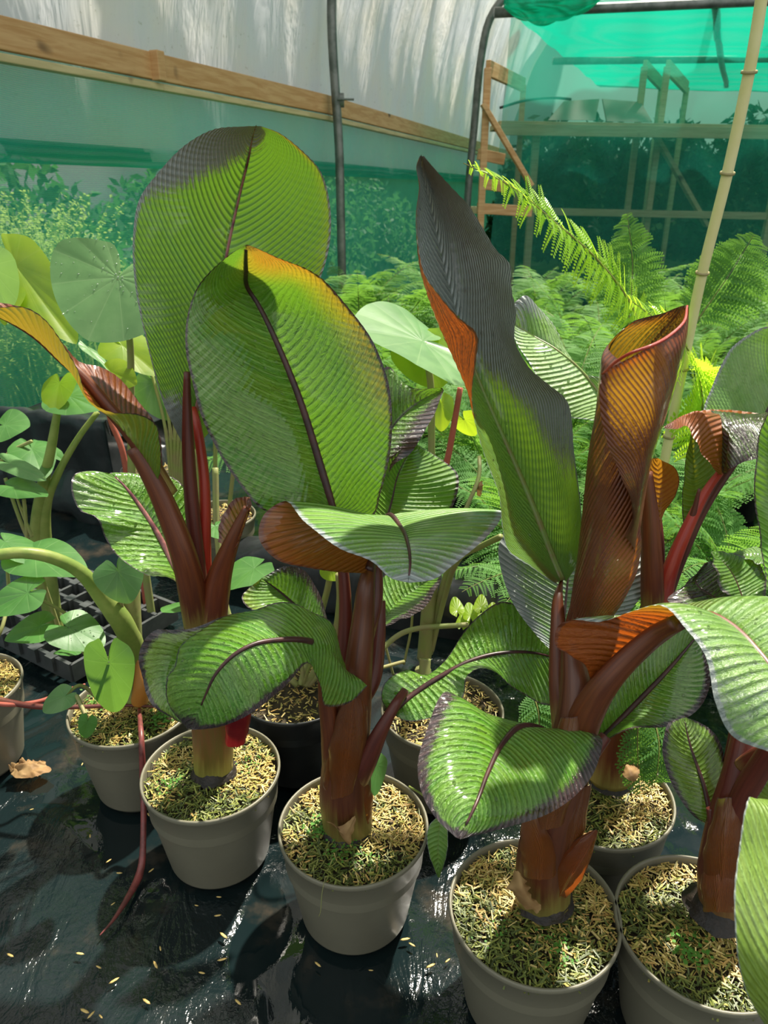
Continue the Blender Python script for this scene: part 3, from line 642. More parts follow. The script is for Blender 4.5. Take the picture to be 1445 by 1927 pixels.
def fern(x, y, s, label, group, nf=11, seed=0, mats=None):
    rg = random.Random(seed); root = thing('fern_plant', label, 'fern', (x, y, 0), group)
    for k in range(nf):
        me = FR[rg.randrange(4)]; o = bpy.data.objects.new('frond', me); COL.objects.link(o); o.parent = root
        o.location = (0, 0, .08); o.rotation_euler = (rg.uniform(-.2, .2), rg.uniform(-.22, .12), k/nf*6.283+rg.uniform(-.25, .25)); q = s*rg.uniform(.8, 1.12); o.scale = (q, q, q)
    V, Fc = lathe([(.055, 0), (.07, .1), (.075, .11), (.05, .1), (.0, .1)], 16); mesh('pot', V+np.array((x, y, 0)), Fc, M_POTB, root)
k = 0; y = 1.5; rown = 0
while y < 5.4:
    x = -.10*y+(-.02 if y < 2.4 else -.12*(y-2.4)); xe = .56*y+.25; first = True
    x = max(x, -.16*y-.05) + random.uniform(0, .12)
    if y < 1.9: x = .42
    row = ['front', 'second', 'third', 'fourth', 'fifth', 'sixth', 'rear'][min(6, rown)]; rown += 1
    while x < xe:
        fern(x+random.uniform(-.05, .05), y+random.uniform(-.06, .06), .70+.10*(y-1.5)/2*1.3 if y < 4 else .98, 'green fern in the '+row+' row of the dense fern bed behind the bananas', 'ferns in the bed', 12, k); k += 1; x += .36+.04*y
    y += .38+.05*(y-1.5)
# tree fern frond arching in the light
cv = pts([(1225, 700, 1.75), (1190, 580, 1.68), (1125, 490, 1.6), (1040, 415, 1.52), (960, 350, 1.45), (872, 307, 1.38)])
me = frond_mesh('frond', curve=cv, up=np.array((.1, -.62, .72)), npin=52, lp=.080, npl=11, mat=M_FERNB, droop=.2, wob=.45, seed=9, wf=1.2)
root = thing('tree_fern', 'single bright yellow-green fern frond arching above the other ferns', 'fern', (cv[0][0]+.05, 1.8, 0))
o = bpy.data.objects.new('frond', me); COL.objects.link(o); o.parent = root; o.location = tuple(-origin(root))
rod('stalk', [(cv[0][0]+.05, 1.8, 0), (cv[0][0]+.06, 1.8, .25), cv[0]], .005, M_FERNR, root)
for i, (P, lab) in enumerate((([(1320, 900, 1.55), (1318, 720, 1.5), (1280, 640, 1.4), (1180, 560, 1.35)], 'bright green fern frond behind the rolled red leaf'), ([(1330, 900, 1.6), (1345, 760, 1.5), (1390, 700, 1.4), (1440, 690, 1.35)], 'bright green fern frond right of the bamboo cane'), ([(1300, 620, 2.3), (1370, 520, 2.3), (1420, 440, 2.3)], 'upright pale fern frond right of the bamboo cane'), ([(1180, 640, 2.4), (1190, 500, 2.4), (1180, 400, 2.4)], 'upright fern frond above the bright arching frond'))):
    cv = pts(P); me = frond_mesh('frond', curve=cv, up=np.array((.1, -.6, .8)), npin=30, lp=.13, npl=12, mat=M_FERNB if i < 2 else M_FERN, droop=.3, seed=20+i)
    root = thing('fern_plant', lab, 'fern', (cv[0][0], cv[0][1], 0)); o = bpy.data.objects.new('frond', me); COL.objects.link(o); o.parent = root; o.location = tuple(-origin(root))
    rod('stalk', [(cv[0][0], cv[0][1]+.02, 0), cv[0]], .004, M_FERNR, root)

# ------------------------------------------------------------ bamboo cane
P = catmull(pts([(1475, -420, 1.22), (1440, -60, 1.30), (1418, 90, 1.32), (1370, 320, 1.36), (1320, 520, 1.40), (1285, 690, 1.44), (1248, 880, 1.47), (1225, 1010, 1.5)]), 60)
b0 = P[-1]+np.array((-.06, .02, -.6)); b0[2] = 0
root = thing('bamboo_cane', 'tall pale bamboo cane leaning up beside the rolled red leaf', 'cane', b0)
rod('cane', np.concatenate([P, [b0]]), [.0085, .0095, .0105], M_CANE, root, 14, m=80)
for py in (130, 318, 505, 688, 820):
    i = int(np.argmin([abs((963.5-F*((q[1]*sp*0+0))) if False else abs(W(0, py, q[1])[2]-q[2])) for q in P])); c = P[i]; t = P[max(0, i-1)]-P[min(len(P)-1, i+1)]; t /= np.linalg.norm(t)
    rod('node', [c-t*.002, c+t*.002], .0122, M_NODE, root, 14, m=3)

# ------------------------------------------------------------ banana plants
def pg_edge(e=.8, tip=.9, yl=0., red=0.):
    def f(U, V): return (np.maximum(ss(np.abs(U), e, 1.02)*.9, ss(V, tip, 1.02)), yl+0*U, red+0*U)
    return f
# ---- plant B (left)
rB, gB = potted('banana_plant', 'left red-stemmed banana in a taupe pot, its tallest leaf reaching the rail', 'potted plant', 397, 1447, greens=.42)
YB = gB[1]
stem(rB, [(402, 1455, YB), (400, 1370, YB), (392, 1270, YB), (388, 1170, YB), (386, 1120, YB)], [.031, .032, .031, .026, .020], petiole_mat('olive_stem', (.10, .09, .015), (.16, .06, .02), (.22, .22, .04)))
rotbase(rB, W(402, 1448, YB), .042, .03)
petiole(rB, [(372, 1180, .875), (350, 1060, .86), (310, 950, .86), (275, 880, .86), (250, 842, .86)], [.019, .019, .017, .014, .010])
petiole(rB, [(388, 1180, .89), (372, 1060, .89), (357, 900, .895), (352, 760, .90), (352, 700, .90)], [.012, .011, .010, .008, .004], M_PETD, name='rolled_leaf')
petiole(rB, [(392, 1180, .90), (386, 1060, .90), (384, 900, .91), (370, 800, .93), (362, 770, .95)], [.010, .009, .008, .007, .006], M_RED)
petiole(rB, [(398, 1180, .875), (412, 1090, .87), (440, 1010, .86), (465, 955, .86)], [.020, .018, .011, .005], M_PET)
leaf(rB, [[(410, 1020, .865), (415, 980, .875), (440, 940, .88), (470, 935, .87)], [(430, 1030, .86), (445, 1000, .86), (458, 970, .86), (470, 938, .86)], [(440, 1040, .855), (462, 985, .85), (472, 950, .855), (471, 938, .86)]], N=12, nu=13, vis=-1, rib=None, pig_light=pg_edge(.5, .6), label='short torn stub of a leaf')
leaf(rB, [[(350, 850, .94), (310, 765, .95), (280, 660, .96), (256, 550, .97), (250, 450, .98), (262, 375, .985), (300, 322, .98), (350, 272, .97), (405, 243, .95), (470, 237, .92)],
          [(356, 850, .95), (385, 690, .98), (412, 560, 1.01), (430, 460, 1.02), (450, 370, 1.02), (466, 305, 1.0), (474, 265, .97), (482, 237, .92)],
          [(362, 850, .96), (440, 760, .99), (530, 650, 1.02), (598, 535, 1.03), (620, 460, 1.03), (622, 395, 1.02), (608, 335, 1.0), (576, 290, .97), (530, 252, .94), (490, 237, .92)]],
     mat=M_BAN_SHEEN, N=52, skew=.13, ripple=.0014, bulge=.05, rib=(.006, .0012), ribmat=M_RIBP,
     pig_light=lambda U, V: (np.clip(ss(V-.22*U, .70, .98)*.95-.35*ss(U, .2, .6)*(1-ss(V, .9, .97)), 0, 1)+ss(-V, -.24, -.08)*.9*ss(-U, -.2, .6), ss(U, .85, 1)*.3, ss(U, .92, 1)*ss(V, .8, .9)*.9), label='tall upright green leaf with purple top')
leaf(rB, [[(300, 890, .85), (300, 830, .83), (292, 795, .82), (262, 778, .81), (207, 773, .81), (165, 748, .81), (142, 690, .81), (118, 640, .82), (90, 605, .82), (50, 582, .82), (-10, 580, .82), (-60, 572, .82)],
          [(305, 935, .87), (270, 872, .865), (235, 820, .86), (195, 770, .86), (150, 715, .86), (110, 680, .86), (60, 635, .85), (0, 600, .84), (-50, 580, .83), (-65, 573, .82)],
          [(308, 890, .90), (300, 820, .93), (262, 760, .94), (225, 712, .94), (190, 690, .93), (150, 680, .92), (115, 640, .90), (60, 590, .88), (0, 570, .86), (-63, 571, .83)]],
     N=34, vis=-1, vr=(0, .5), rib=(.013, .002), ribmat=M_PET, ribside=-1, bulge=.10, pig_light=lambda U, V: (ss(U, .2, .6)*.6, 0*U, .5+0*U), label='narrow rolled leaf showing its orange-brown underside')
leaf(rB, [[(366, 1160, .87), (325, 1092, .86), (275, 1080, .87), (228, 1052, .89), (198, 1012, .91), (184, 980, .91), (150, 960, .92), (134, 920, .93), (140, 893, .94), (172, 886, .96), (205, 890, .97)],
          [(372, 1172, .88), (338, 1090, .91), (300, 1010, .94), (262, 950, .96), (232, 912, .97), (208, 890, .975)],
          [(380, 1160, .89), (376, 1090, .93), (372, 1000, .96), (352, 925, .99), (318, 895, 1.0), (280, 893, 1.0), (240, 890, .99), (210, 889, .98)]],
     mat=M_BANW, N=30, skew=.02, rib=(.007, .002), ribmat=M_RIBP, ribside=.3, pig_light=pg_edge(.93, .97), drops=60, label='low spreading leaf with a pink midrib')
# bits at the base
leaf(rB, [[(424, 1395, .87), (426, 1350, .86), (440, 1300, .86)], [(448, 1405, .86), (452, 1350, .855), (455, 1300, .86)], [(462, 1390, .87), (472, 1350, .87), (470, 1300, .87)]], N=4, nu=13, vis=-1, rib=None, ripple=0, skew=2.5, bulge=-.4, mat=soft('crimson_sheath', (.10, .004, .008), (.17, .01, .012), (.4, .02, .02), .12, .35, 30), pig_light=lambda U, V: (0*U, 0*U, 1+0*U), label='crimson old leaf sheath', name='leaf_sheath')

# ---- plant C (centre)
rC, gC = potted('banana_plant', 'centre banana in a taupe pot with the broad glossy yellow-green leaf', 'potted plant', 665, 1549, greens=.30)
YC = gC[1]
stem(rC, [(655, 1565, YC), (650, 1490, YC), (655, 1400, YC), (668, 1320, YC), (676, 1240, YC), (684, 1160, .825), (690, 1095, .835), (702, 1045, .87)], [.036, .038, .034, .027, .020, .017, .013, .006])
rotbase(rC, W(652, 1556, YC), .046, .03)
petiole(rC, [(640, 1400, YC+.01), (645, 1280, YC+.02), (650, 1180, .85), (648, 1100, .86), (638, 1010, .87), (632, 975, .87)], [.018, .015, .012, .009, .007, .005], M_PETD)
petiole(rC, [(672, 1330, .81), (700, 1280, .83), (712, 1200, .85), (716, 1130, .87)], [.012, .012, .010, .007], M_PETD)
petiole(rC, [(690, 1200, .83), (706, 1130, .85), (706, 1060, .87), (698, 1010, .90)], [.010, .010, .009, .007], M_PETD)
petiole(rC, [(668, 1470, .80), (695, 1420, .79), (722, 1365, .79), (745, 1325, .80), (762, 1300, .82)], [.019, .016, .012, .008, .006], M_PETD)
petiole(rC, [(625, 1460, .81), (622, 1380, .80), (614, 1310, .80), (612, 1260, .79), (615, 1215, .77)], [.014, .014, .012, .009, .006], M_PET)
petiole(rC, [(640, 1400, .84), (630, 1310, .87), (625, 1250, .90), (612, 1205, .92)], [.012, .010, .008, .006], M_PETD)
leaf(rC, [[(628, 980, .85), (560, 966, .84), (500, 962, .83), (440, 897, .83), (402, 832, .83), (376, 775, .83), (362, 722, .84), (350, 660, .85), (352, 600, .87), (370, 545, .88), (400, 507, .87), (435, 478, .84), (463, 460, .80)],
          [(634, 985, .87), (606, 885, .885), (562, 745, .90), (512, 625, .92), (484, 570, .93), (466, 543, .925), (463, 505, .87), (463, 462, .80)],
          [(640, 985, .86), (700, 972, .86), (716, 930, .86), (732, 865, .86), (738, 790, .86), (731, 722, .87), (706, 652, .885), (670, 598, .89), (622, 540, .885), (572, 503, .86), (510, 478, .83), (465, 460, .80)]],
     mat=M_BANW, N=46, skew=.13, ripple=.0014, bulge=.04, rib=(.0075, .0018), ribside=0, drops=120,
     pig_light=lambda U, V: (np.maximum(ss(V, .88, 1.0)*.55, ss(np.abs(U), .9, 1.)*.45), np.clip(ss(V, .70, .85)*.8*ss(U, -.6, .2)+ss(U, .55, .95)*ss(V, .30, .5)*.9, 0, 1), np.clip(ss(V, .74, .9)*.55*ss(U, -.2, .5)+ss(U, .8, 1)*ss(V, .3, .5)*.35, 0, 1)), label='broad upright glossy leaf')  # yellow and red band at top and right paints sun coming through
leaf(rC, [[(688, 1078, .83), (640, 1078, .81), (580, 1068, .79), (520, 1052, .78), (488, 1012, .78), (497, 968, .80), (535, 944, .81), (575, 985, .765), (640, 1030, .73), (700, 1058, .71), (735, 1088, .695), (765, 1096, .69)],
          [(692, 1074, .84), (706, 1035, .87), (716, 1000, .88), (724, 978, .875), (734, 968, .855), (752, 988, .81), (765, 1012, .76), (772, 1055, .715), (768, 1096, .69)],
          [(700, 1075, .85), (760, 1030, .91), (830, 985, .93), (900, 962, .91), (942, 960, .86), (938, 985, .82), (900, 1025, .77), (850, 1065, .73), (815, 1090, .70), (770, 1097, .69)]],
     mat=M_BAN_SHEEN, N=40, vr=(.55, 1), vis=1, rib=(.006, .0015), ribside=0, skew=.0, ripple=.0010, bulge=.05,
     pig_light=lambda U, V: (np.maximum(ss(V, .93, 1)*.8, ss(np.abs(U), .9, 1)*.7)+ss(V, .55, .85)*.45+ss(U, .6, 1)*ss(V, .3, .6)*.2, 0*U, ss(-V, -.5, -.35)*.45), label='horizontal leaf cupped forward, orange beneath on the left')  # towards the tip, grey sheen is mixed into the colour
leaf(rC, [[(722, 1180, .87), (790, 1150, .88), (820, 1112, .90), (832, 1080, .92)], [(712, 1182, .87), (740, 1140, .91), (785, 1105, .93), (831, 1077, .93)], [(705, 1175, .88), (703, 1110, .93), (745, 1070, .96), (829, 1074, .94)]], mat=M_BANW, N=22, rib=None, nu=21, pig_light=lambda U, V: (ss(-U, .3, 1)*.9, 0*U, 0*U), label='small grey-green leaf under the horizontal leaf')
leaf(rC, [[(640, 1225, .80), (612, 1160, .79), (545, 1138, .77), (470, 1143, .76), (408, 1162, .745), (368, 1185, .735), (340, 1218, .72), (328, 1255, .70), (314, 1275, .69), (322, 1325, .675), (352, 1371, .66)],
          [(652, 1262, .79), (622, 1222, .75), (570, 1203, .715), (520, 1203, .695), (480, 1210, .68), (440, 1231, .665), (405, 1268, .655), (384, 1312, .65), (368, 1350, .65), (356, 1371, .655)],
          [(692, 1290, .78), (655, 1326, .75), (612, 1328, .73), (598, 1290, .725), (582, 1246, .705), (530, 1300, .665), (470, 1344, .645), (410, 1371, .64), (358, 1373, .65)]],
     mat=M_BANW, N=40, wave=.012, skew=.03, rib=(.004, .0012), ribside=0, ribv=(.35, .88), pig_light=lambda U, V: (np.clip(np.maximum(ss(V, .84, 1.0)*.85, ss(np.abs(U), .88, 1)*.7)+ss(U, .55, 1)*ss(V, .45, .7)*.6, 0, 1), ss(-U, .6, 1)*ss(V, .4, .7)*.4, 0*U), drops=50, label='low glossy leaf drooping to the left over the next pot')
leaf(rC, [[(420, 1160, .775), (350, 1186, .765), (292, 1186, .755), (266, 1215, .75), (262, 1250, .745), (275, 1300, .73), (310, 1345, .71), (345, 1362, .69)], [(425, 1190, .765), (370, 1215, .755), (330, 1250, .745), (315, 1290, .73), (325, 1330, .71), (347, 1363, .69)], [(430, 1220, .755), (390, 1250, .745), (365, 1290, .73), (355, 1330, .71), (350, 1364, .69)]], mat=M_BANW, N=24, nu=21, rib=None, wave=.008, pig_light=lambda U, V: (ss(-U, .55, 1)*.9+ss(V, .8, 1)*.4, ss(-U, 0, .7)*.5, 0*U), label='folded back lobe of the drooping leaf')
leaf(rC, [[(605, 1225, .92), (560, 1180, .90), (510, 1158, .90), (462, 1140, .91), (455, 1122, .92), (490, 1090, .94)], [(612, 1222, .93), (585, 1170, .94), (548, 1132, .95), (520, 1108, .95), (492, 1088, .945)], [(622, 1210, .94), (612, 1150, .96), (592, 1100, .97), (570, 1072, .97), (535, 1066, .96), (494, 1087, .95)]], mat=M_BANW, N=24, nu=21, rib=(.005, .001), ribside=0, pig_light=lambda U, V: (ss(U, .3, 1)*.75, ss(-U, .6, 1)*.8, 0*U), label='small leaf behind the drooping one, brown along one side')
leaf(rC, [[(735, 1342, .80), (720, 1320, .82), (722, 1288, .83), (762, 1262, .85), (800, 1270, .86), (835, 1248, .87), (870, 1195, .90), (905, 1155, .92), (945, 1133, .93), (990, 1150, .92), (1045, 1205, .90), (1060, 1240, .89)],
          [(738, 1340, .80), (770, 1312, .82), (820, 1278, .84), (880, 1245, .86), (940, 1229, .875), (1000, 1228, .885), (1062, 1242, .89)],
          [(738, 1345, .80), (765, 1355, .79), (800, 1352, .79), (845, 1338, .80), (872, 1310, .82), (878, 1275, .83), (900, 1260, .84), (935, 1268, .85), (975, 1300, .855), (1020, 1325, .86), (1058, 1320, .87), (1064, 1245, .89)]],
     mat=M_BANW, N=38, wave=.006, skew=.0, rib=(.005, .0015), ribside=.2, pig_light=lambda U, V: (np.maximum(ss(np.abs(U), .9, 1)*.7, ss(-V, -.06, 0)*.8), 0*U, 0*U), drops=70, label='wavy glossy leaf reaching right towards the next plant')
leaf(rC, [[(690, 1000, .94), (668, 900, .96), (690, 760, 1.0), (728, 690, 1.04), (770, 728, 1.05), (832, 730, 1.05)], [(696, 1005, .95), (700, 900, .98), (738, 805, 1.02), (785, 758, 1.05), (833, 731, 1.06)], [(702, 1005, .95), (736, 882, .98), (775, 850, .99), (808, 795, 1.01), (826, 760, 1.03), (835, 735, 1.05)]], mat=M_BANW, N=30, nu=23, rib=(.005, .001), pig_light=lambda U, V: (.40+ss(U, .2, 1)*.5, 0*U, 0*U), label='dark purple-green leaf behind the broad leaf')
leaf(rC, [[(700, 1020, .92), (690, 940, .95), (725, 868, .98), (780, 834, 1.0)], [(712, 1022, .93), (735, 950, .96), (750, 890, .99), (781, 834, 1.01)], [(725, 1022, .92), (838, 975, .95), (862, 895, .98), (826, 862, 1.0), (783, 835, 1.01)]], mat=M_BAN, N=28, nu=23, rib=(.005, .001), pig_light=lambda U, V: (.28+ss(-U, .5, 1)*.3, 0*U, 0*U), drops=60, label='dull green leaf low behind the broad leaf')
def sheath(parent, L, M_, R, lab, mat=M_BAN, red=.6, pur=0., yl=0.):
    leaf(parent, [L, M_, R], N=5, nu=17, vis=-1, rib=None, ripple=0, skew=2.5, bulge=-.30, mat=mat, pig_light=lambda U, V: (pur+0*U, yl+0*U, red+0*U), label=lab, name='leaf_sheath')
sheath(rC, [(632, 1560, .80), (640, 1500, .795), (672, 1462, .795)], [(668, 1575, .79), (672, 1520, .785), (680, 1462, .79)], [(696, 1545, .80), (702, 1500, .80), (690, 1462, .795)], 'old sheath streaked yellow and red')
sheath(rC, [(618, 1540, .80), (608, 1460, .795), (628, 1390, .80)], [(640, 1550, .785), (636, 1460, .785), (640, 1380, .79)], [(662, 1530, .79), (668, 1460, .79), (655, 1380, .795)], 'dark sheath wrapping the stem', red=.3, pur=.3)
sheath(rC, [(622, 1500, .79), (620, 1400, .79), (650, 1300, .80)], [(645, 1500, .775), (655, 1400, .78), (662, 1300, .79)], [(668, 1480, .785), (692, 1380, .79), (688, 1290, .805)], 'red-brown sheath crossing the upper stem', red=.2, pur=.1)
leaf(rC, [[(612, 1545, .77), (640, 1555, .765), (668, 1535, .77)], [(628, 1550, .765), (650, 1575, .76), (669, 1538, .77)], [(640, 1560, .77), (655, 1590, .765), (670, 1545, .77)]], N=6, nu=9, rib=None, mat=M_DEAD, label='pale dry scrap of sheath', name='dead_sheath')

rod('root_thread', pts([(612, 1650, .70), (606, 1680, .695), (603, 1715, .69), (600, 1725, .69)]), .0005, M_STALK, rC, 5)
# ---- plant D (right)
rD, gD = potted('banana_plant', 'right banana in the largest taupe pot, with a twisted leaf and a rolled red leaf', 'potted plant', 1005, 1706, greens=.30, nchips=3000)
YD = gD[1]
stem(rD, [(1022, 1695, YD), (1024, 1620, YD), (1040, 1540, YD), (1062, 1450, YD+.01), (1082, 1370, YD+.02), (1085, 1290, YD+.04), (1078, 1210, YD+.07)], [.034, .035, .033, .031, .028, .020, .014])
rotbase(rD, W(1025, 1690, YD), .042, .03)
petiole(rD, [(1060, 1370, .715), (1052, 1280, .74), (1050, 1180, .77), (1050, 1125, .795), (1057, 1092, .825)], [.014, .013, .011, .008, .002], M_PET)
petiole(rD, [(1075, 1340, .71), (1072, 1260, .735), (1080, 1180, .765), (1092, 1120, .79), (1105, 1060, .80)], [.014, .013, .012, .009, .004], M_PET)
petiole(rD, [(1072, 1420, .69), (1100, 1350, .685), (1140, 1285, .68), (1200, 1222, .68), (1240, 1190, .675), (1275, 1172, .66)], [.024, .022, .018, .0145, .012, .010], M_PET)
petiole(rD, [(1070, 1500, .70), (1100, 1440, .72), (1140, 1385, .74)], [.014, .011, .008], M_PETD)
petiole(rD, [(1058, 1450, .69), (1062, 1410, .69), (1050, 1385, .68)], [.012, .010, .008], M_PETD)
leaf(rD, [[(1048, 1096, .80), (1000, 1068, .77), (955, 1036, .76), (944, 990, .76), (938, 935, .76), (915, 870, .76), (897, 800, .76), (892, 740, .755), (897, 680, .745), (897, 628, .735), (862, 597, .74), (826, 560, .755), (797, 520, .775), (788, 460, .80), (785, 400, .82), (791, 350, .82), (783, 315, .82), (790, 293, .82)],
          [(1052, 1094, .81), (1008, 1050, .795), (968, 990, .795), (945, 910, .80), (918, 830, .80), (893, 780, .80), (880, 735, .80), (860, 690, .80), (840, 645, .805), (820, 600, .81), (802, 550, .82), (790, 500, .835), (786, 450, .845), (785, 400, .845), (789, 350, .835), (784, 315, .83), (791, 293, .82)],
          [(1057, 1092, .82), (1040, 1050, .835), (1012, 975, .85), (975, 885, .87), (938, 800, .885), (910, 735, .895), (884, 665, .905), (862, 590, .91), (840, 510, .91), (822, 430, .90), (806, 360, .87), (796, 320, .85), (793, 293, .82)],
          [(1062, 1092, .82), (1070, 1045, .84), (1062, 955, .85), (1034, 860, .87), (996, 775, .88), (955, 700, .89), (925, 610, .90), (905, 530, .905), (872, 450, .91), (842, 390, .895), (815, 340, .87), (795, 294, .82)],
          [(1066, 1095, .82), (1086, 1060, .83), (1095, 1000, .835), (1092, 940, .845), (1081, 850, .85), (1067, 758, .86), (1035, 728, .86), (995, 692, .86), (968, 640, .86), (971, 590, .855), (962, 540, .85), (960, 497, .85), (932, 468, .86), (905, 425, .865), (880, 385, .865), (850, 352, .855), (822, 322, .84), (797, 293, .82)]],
     us=(-1, -.55, 0, .5, 1), mat=M_BAN_SHEEN, N=46, nu=41, skew=.26, ripple=.0014, vr=(0, 1), vis=1, rib=(.006, .0015), ribmat=M_RIBG, ribside=0, ribv=(0, .62), drops=160,
     pig_light=lambda U, V: (np.clip(ss(V, .36, .60)*(.75-.28*ss(-U, .45, .6))+ss(-U, .3, .5)*.3*(1-ss(V, .3, .5))+ss(U, .0, .8)*ss(V, .08, .38)*.72, 0, 1), .1*(1-ss(-U, .4, .6)), ss(V, .4, .6)*.1+ss(-U, .4, .6)*.9), label='tall twisted leaf, dark purple towards the tip')  # upper half and right side: sky sheen mixed into the pigment
leaf(rD, [[(1175, 1010, .715), (1192, 960, .705), (1172, 905, .70), (1148, 850, .70), (1132, 790, .70), (1128, 740, .70), (1133, 700, .71)],
          [(1185, 1020, .715), (1200, 960, .70), (1212, 880, .69), (1222, 800, .68), (1225, 740, .68), (1222, 700, .68), (1218, 655, .68)],
          [(1195, 1040, .735), (1206, 960, .73), (1225, 860, .725), (1254, 770, .72), (1276, 690, .72), (1286, 640, .72), (1288, 608, .73)],
          [(1190, 1060, .78), (1204, 970, .79), (1222, 870, .80), (1250, 775, .80), (1272, 690, .80), (1285, 620, .79), (1292, 575, .775)],
          [(1110, 1150, .80), (1145, 1000, .82), (1165, 850, .835), (1175, 760, .835), (1190, 680, .83), (1215, 625, .825), (1245, 590, .81)],
          [(1085, 1160, .785), (1105, 1000, .81), (1125, 850, .82), (1135, 760, .825), (1140, 690, .82), (1155, 645, .82), (1195, 605, .82)],
          [(1070, 1165, .765), (1092, 1000, .77), (1108, 850, .77), (1123, 770, .77), (1128, 710, .77), (1132, 672, .78), (1145, 650, .79)],
          [(1105, 1168, .74), (1130, 1010, .735), (1150, 900, .73), (1165, 810, .73), (1172, 760, .73), (1180, 720, .74), (1185, 700, .745)],
          [(1150, 1165, .745), (1190, 1100, .735), (1206, 1040, .735), (1205, 980, .74), (1204, 920, .745), (1210, 860, .75), (1220, 800, .755)]],
     us=(-1, -.75, -.5, -.28, -.05, .18, .42, .7, 1), N=24, nu=73, vis=-1, ur=(.45, 1), vr=(0, .5), ribu=.18, rib=(.006, .001), ripple=.0005, skew=.62,
     pig_light=lambda U, V: (np.clip(.66+.1*ss(-V, -.5, 0)-.5*np.exp(-((U+.80)/.16)**2)*ss(V, .55, .85)*(1-ss(V, .97, 1.))-.45*np.exp(-((U-.92)/.12)**2)*(1-ss(V, .5, .8))-.35*np.exp(-((U-.1)/.25)**2)*ss(V, .7, .85)*(1-ss(V, .96, 1.)), 0, 1), .9+0*U, np.clip(.45+0*U+.5*ss(V, .93, 1)+.4*ss(U, .6, 1), 0, 1)), label='upright rolled leaf, maroon outside and yellow-green inside')  # purple thinned in patches to paint where the sun glows through
rod('red_margin', pts([(1133, 704, .705), (1160, 680, .69), (1190, 663, .676), (1222, 652, .676), (1258, 633, .70), (1286, 607, .725), (1293, 576, .77)]), [.0012, .0017, .0012], M_RED, rD, 8)
# petiole leaf sweeping right
leaf(rD, [[(1100, 1345, .70), (1110, 1295, .69), (1100, 1250, .68), (1072, 1232, .68), (1046, 1215, .68), (1048, 1180, .69), (1075, 1165, .69), (1130, 1170, .685), (1190, 1152, .675), (1245, 1141, .65), (1290, 1180, .61), (1328, 1235, .58), (1345, 1320, .55), (1378, 1385, .53), (1440, 1412, .51), (1540, 1440, .49)],
          [(1105, 1340, .705), (1150, 1270, .70), (1205, 1215, .695), (1250, 1180, .69), (1290, 1158, .68), (1330, 1150, .66), (1380, 1175, .63), (1430, 1225, .59), (1490, 1310, .54), (1545, 1442, .49)],
          [(1112, 1335, .71), (1170, 1265, .74), (1240, 1190, .76), (1300, 1140, .75), (1350, 1132, .73), (1400, 1126, .70), (1450, 1125, .67), (1520, 1180, .62), (1575, 1300, .55), (1550, 1440, .49)]],
     mat=M_BANP, N=44, nu=41, skew=.0, ripple=.0010, bulge=.12, vr=(.62, 1), vis=1, rib=(.011, .002), ribmat=M_PET, ribside=-1, drops=60,
     pig_light=lambda U, V: (np.clip(ss(np.abs(U), .9, 1)*.7+ss(-V, -.62, -.3)*.5*ss(V, .25, .35)+.42*ss(V, .5, .75)*ss(-U, -.3, .3), 0, 1), 0*U, ss(-V, -.55, -.4)), label='long leaf bending over to the right, orange beneath and silvery green on top')  # silvery sheen of the top side mixed into the pigment
leaf(rD, [[(1052, 1398, .70), (1000, 1366, .69), (940, 1364, .67), (880, 1338, .65), (836, 1303, .63), (806, 1365, .59), (786, 1440, .55), (796, 1497, .52), (822, 1542, .50), (858, 1576, .485)],
          [(1060, 1402, .70), (1020, 1372, .675), (980, 1366, .645), (945, 1400, .60), (920, 1450, .555), (895, 1515, .51), (864, 1578, .485)],
          [(1066, 1410, .70), (1095, 1382, .69), (1132, 1388, .665), (1118, 1450, .62), (1088, 1492, .58), (1030, 1532, .54), (950, 1558, .51), (868, 1579, .485)]],
     mat=M_BANW, N=40, skew=.06, bulge=.10, wave=.004, ripple=.0010, rib=(.0045, .0015), ribside=.2, ribmat=M_RIBD, drops=40, ribv=(.2, .96),
     pig_light=lambda U, V: (np.clip(ss(np.abs(U), .62, 1)*.85+ss(V, .93, 1), 0, 1), 0*U, 0*U), label='low wet leaf curving down to the front over the pot')
leaf(rD, [[(1088, 1425, .74), (1105, 1345, .77), (1160, 1262, .79), (1220, 1202, .81), (1272, 1172, .82), (1314, 1190, .82)], [(1095, 1432, .74), (1138, 1385, .76), (1200, 1320, .78), (1262, 1255, .80), (1314, 1194, .82)], [(1100, 1436, .735), (1142, 1394, .735), (1190, 1371, .74), (1258, 1366, .75), (1318, 1330, .77), (1336, 1280, .79), (1325, 1225, .81), (1315, 1196, .82)]], mat=M_BANW, N=34, rib=(.006, .002), ribside=.4, pig_light=lambda U, V: (np.clip(ss(U, .68, 1)*.8+ss(U, .3, .7)*ss(V, .6, .9)*.3, 0, 1), 0*U, 0*U), drops=40, label='green leaf low on the right with a dark brown midrib')
leaf(rD, [[(1048, 1238, .84), (1005, 1190, .86), (965, 1135, .88), (944, 1075, .90), (940, 1020, .92), (985, 985, .94), (1080, 970, .96)], [(1056, 1240, .85), (1062, 1160, .88), (1070, 1080, .91), (1080, 972, .96)], [(1062, 1240, .86), (1150, 1180, .87), (1208, 1118, .88), (1214, 1060, .90), (1160, 1000, .94), (1082, 970, .96)]], mat=M_BAN_SHEEN, N=34, rib=(.005, .001), pig_light=lambda U, V: (.5+ss(np.abs(U), .6, 1)*.3, 0*U, 0*U), drops=120, label='dark grey-purple wet leaf behind the stem')
sheath(rD, [(985, 1640, YD-.02), (978, 1570, YD-.02), (990, 1535, YD-.01)], [(1015, 1655, YD-.04), (1018, 1590, YD-.038), (1000, 1530, YD-.03)], [(1048, 1640, YD-.03), (1042, 1590, YD-.03), (1010, 1530, YD-.02)], 'olive and maroon old sheath', red=.4, yl=.6)
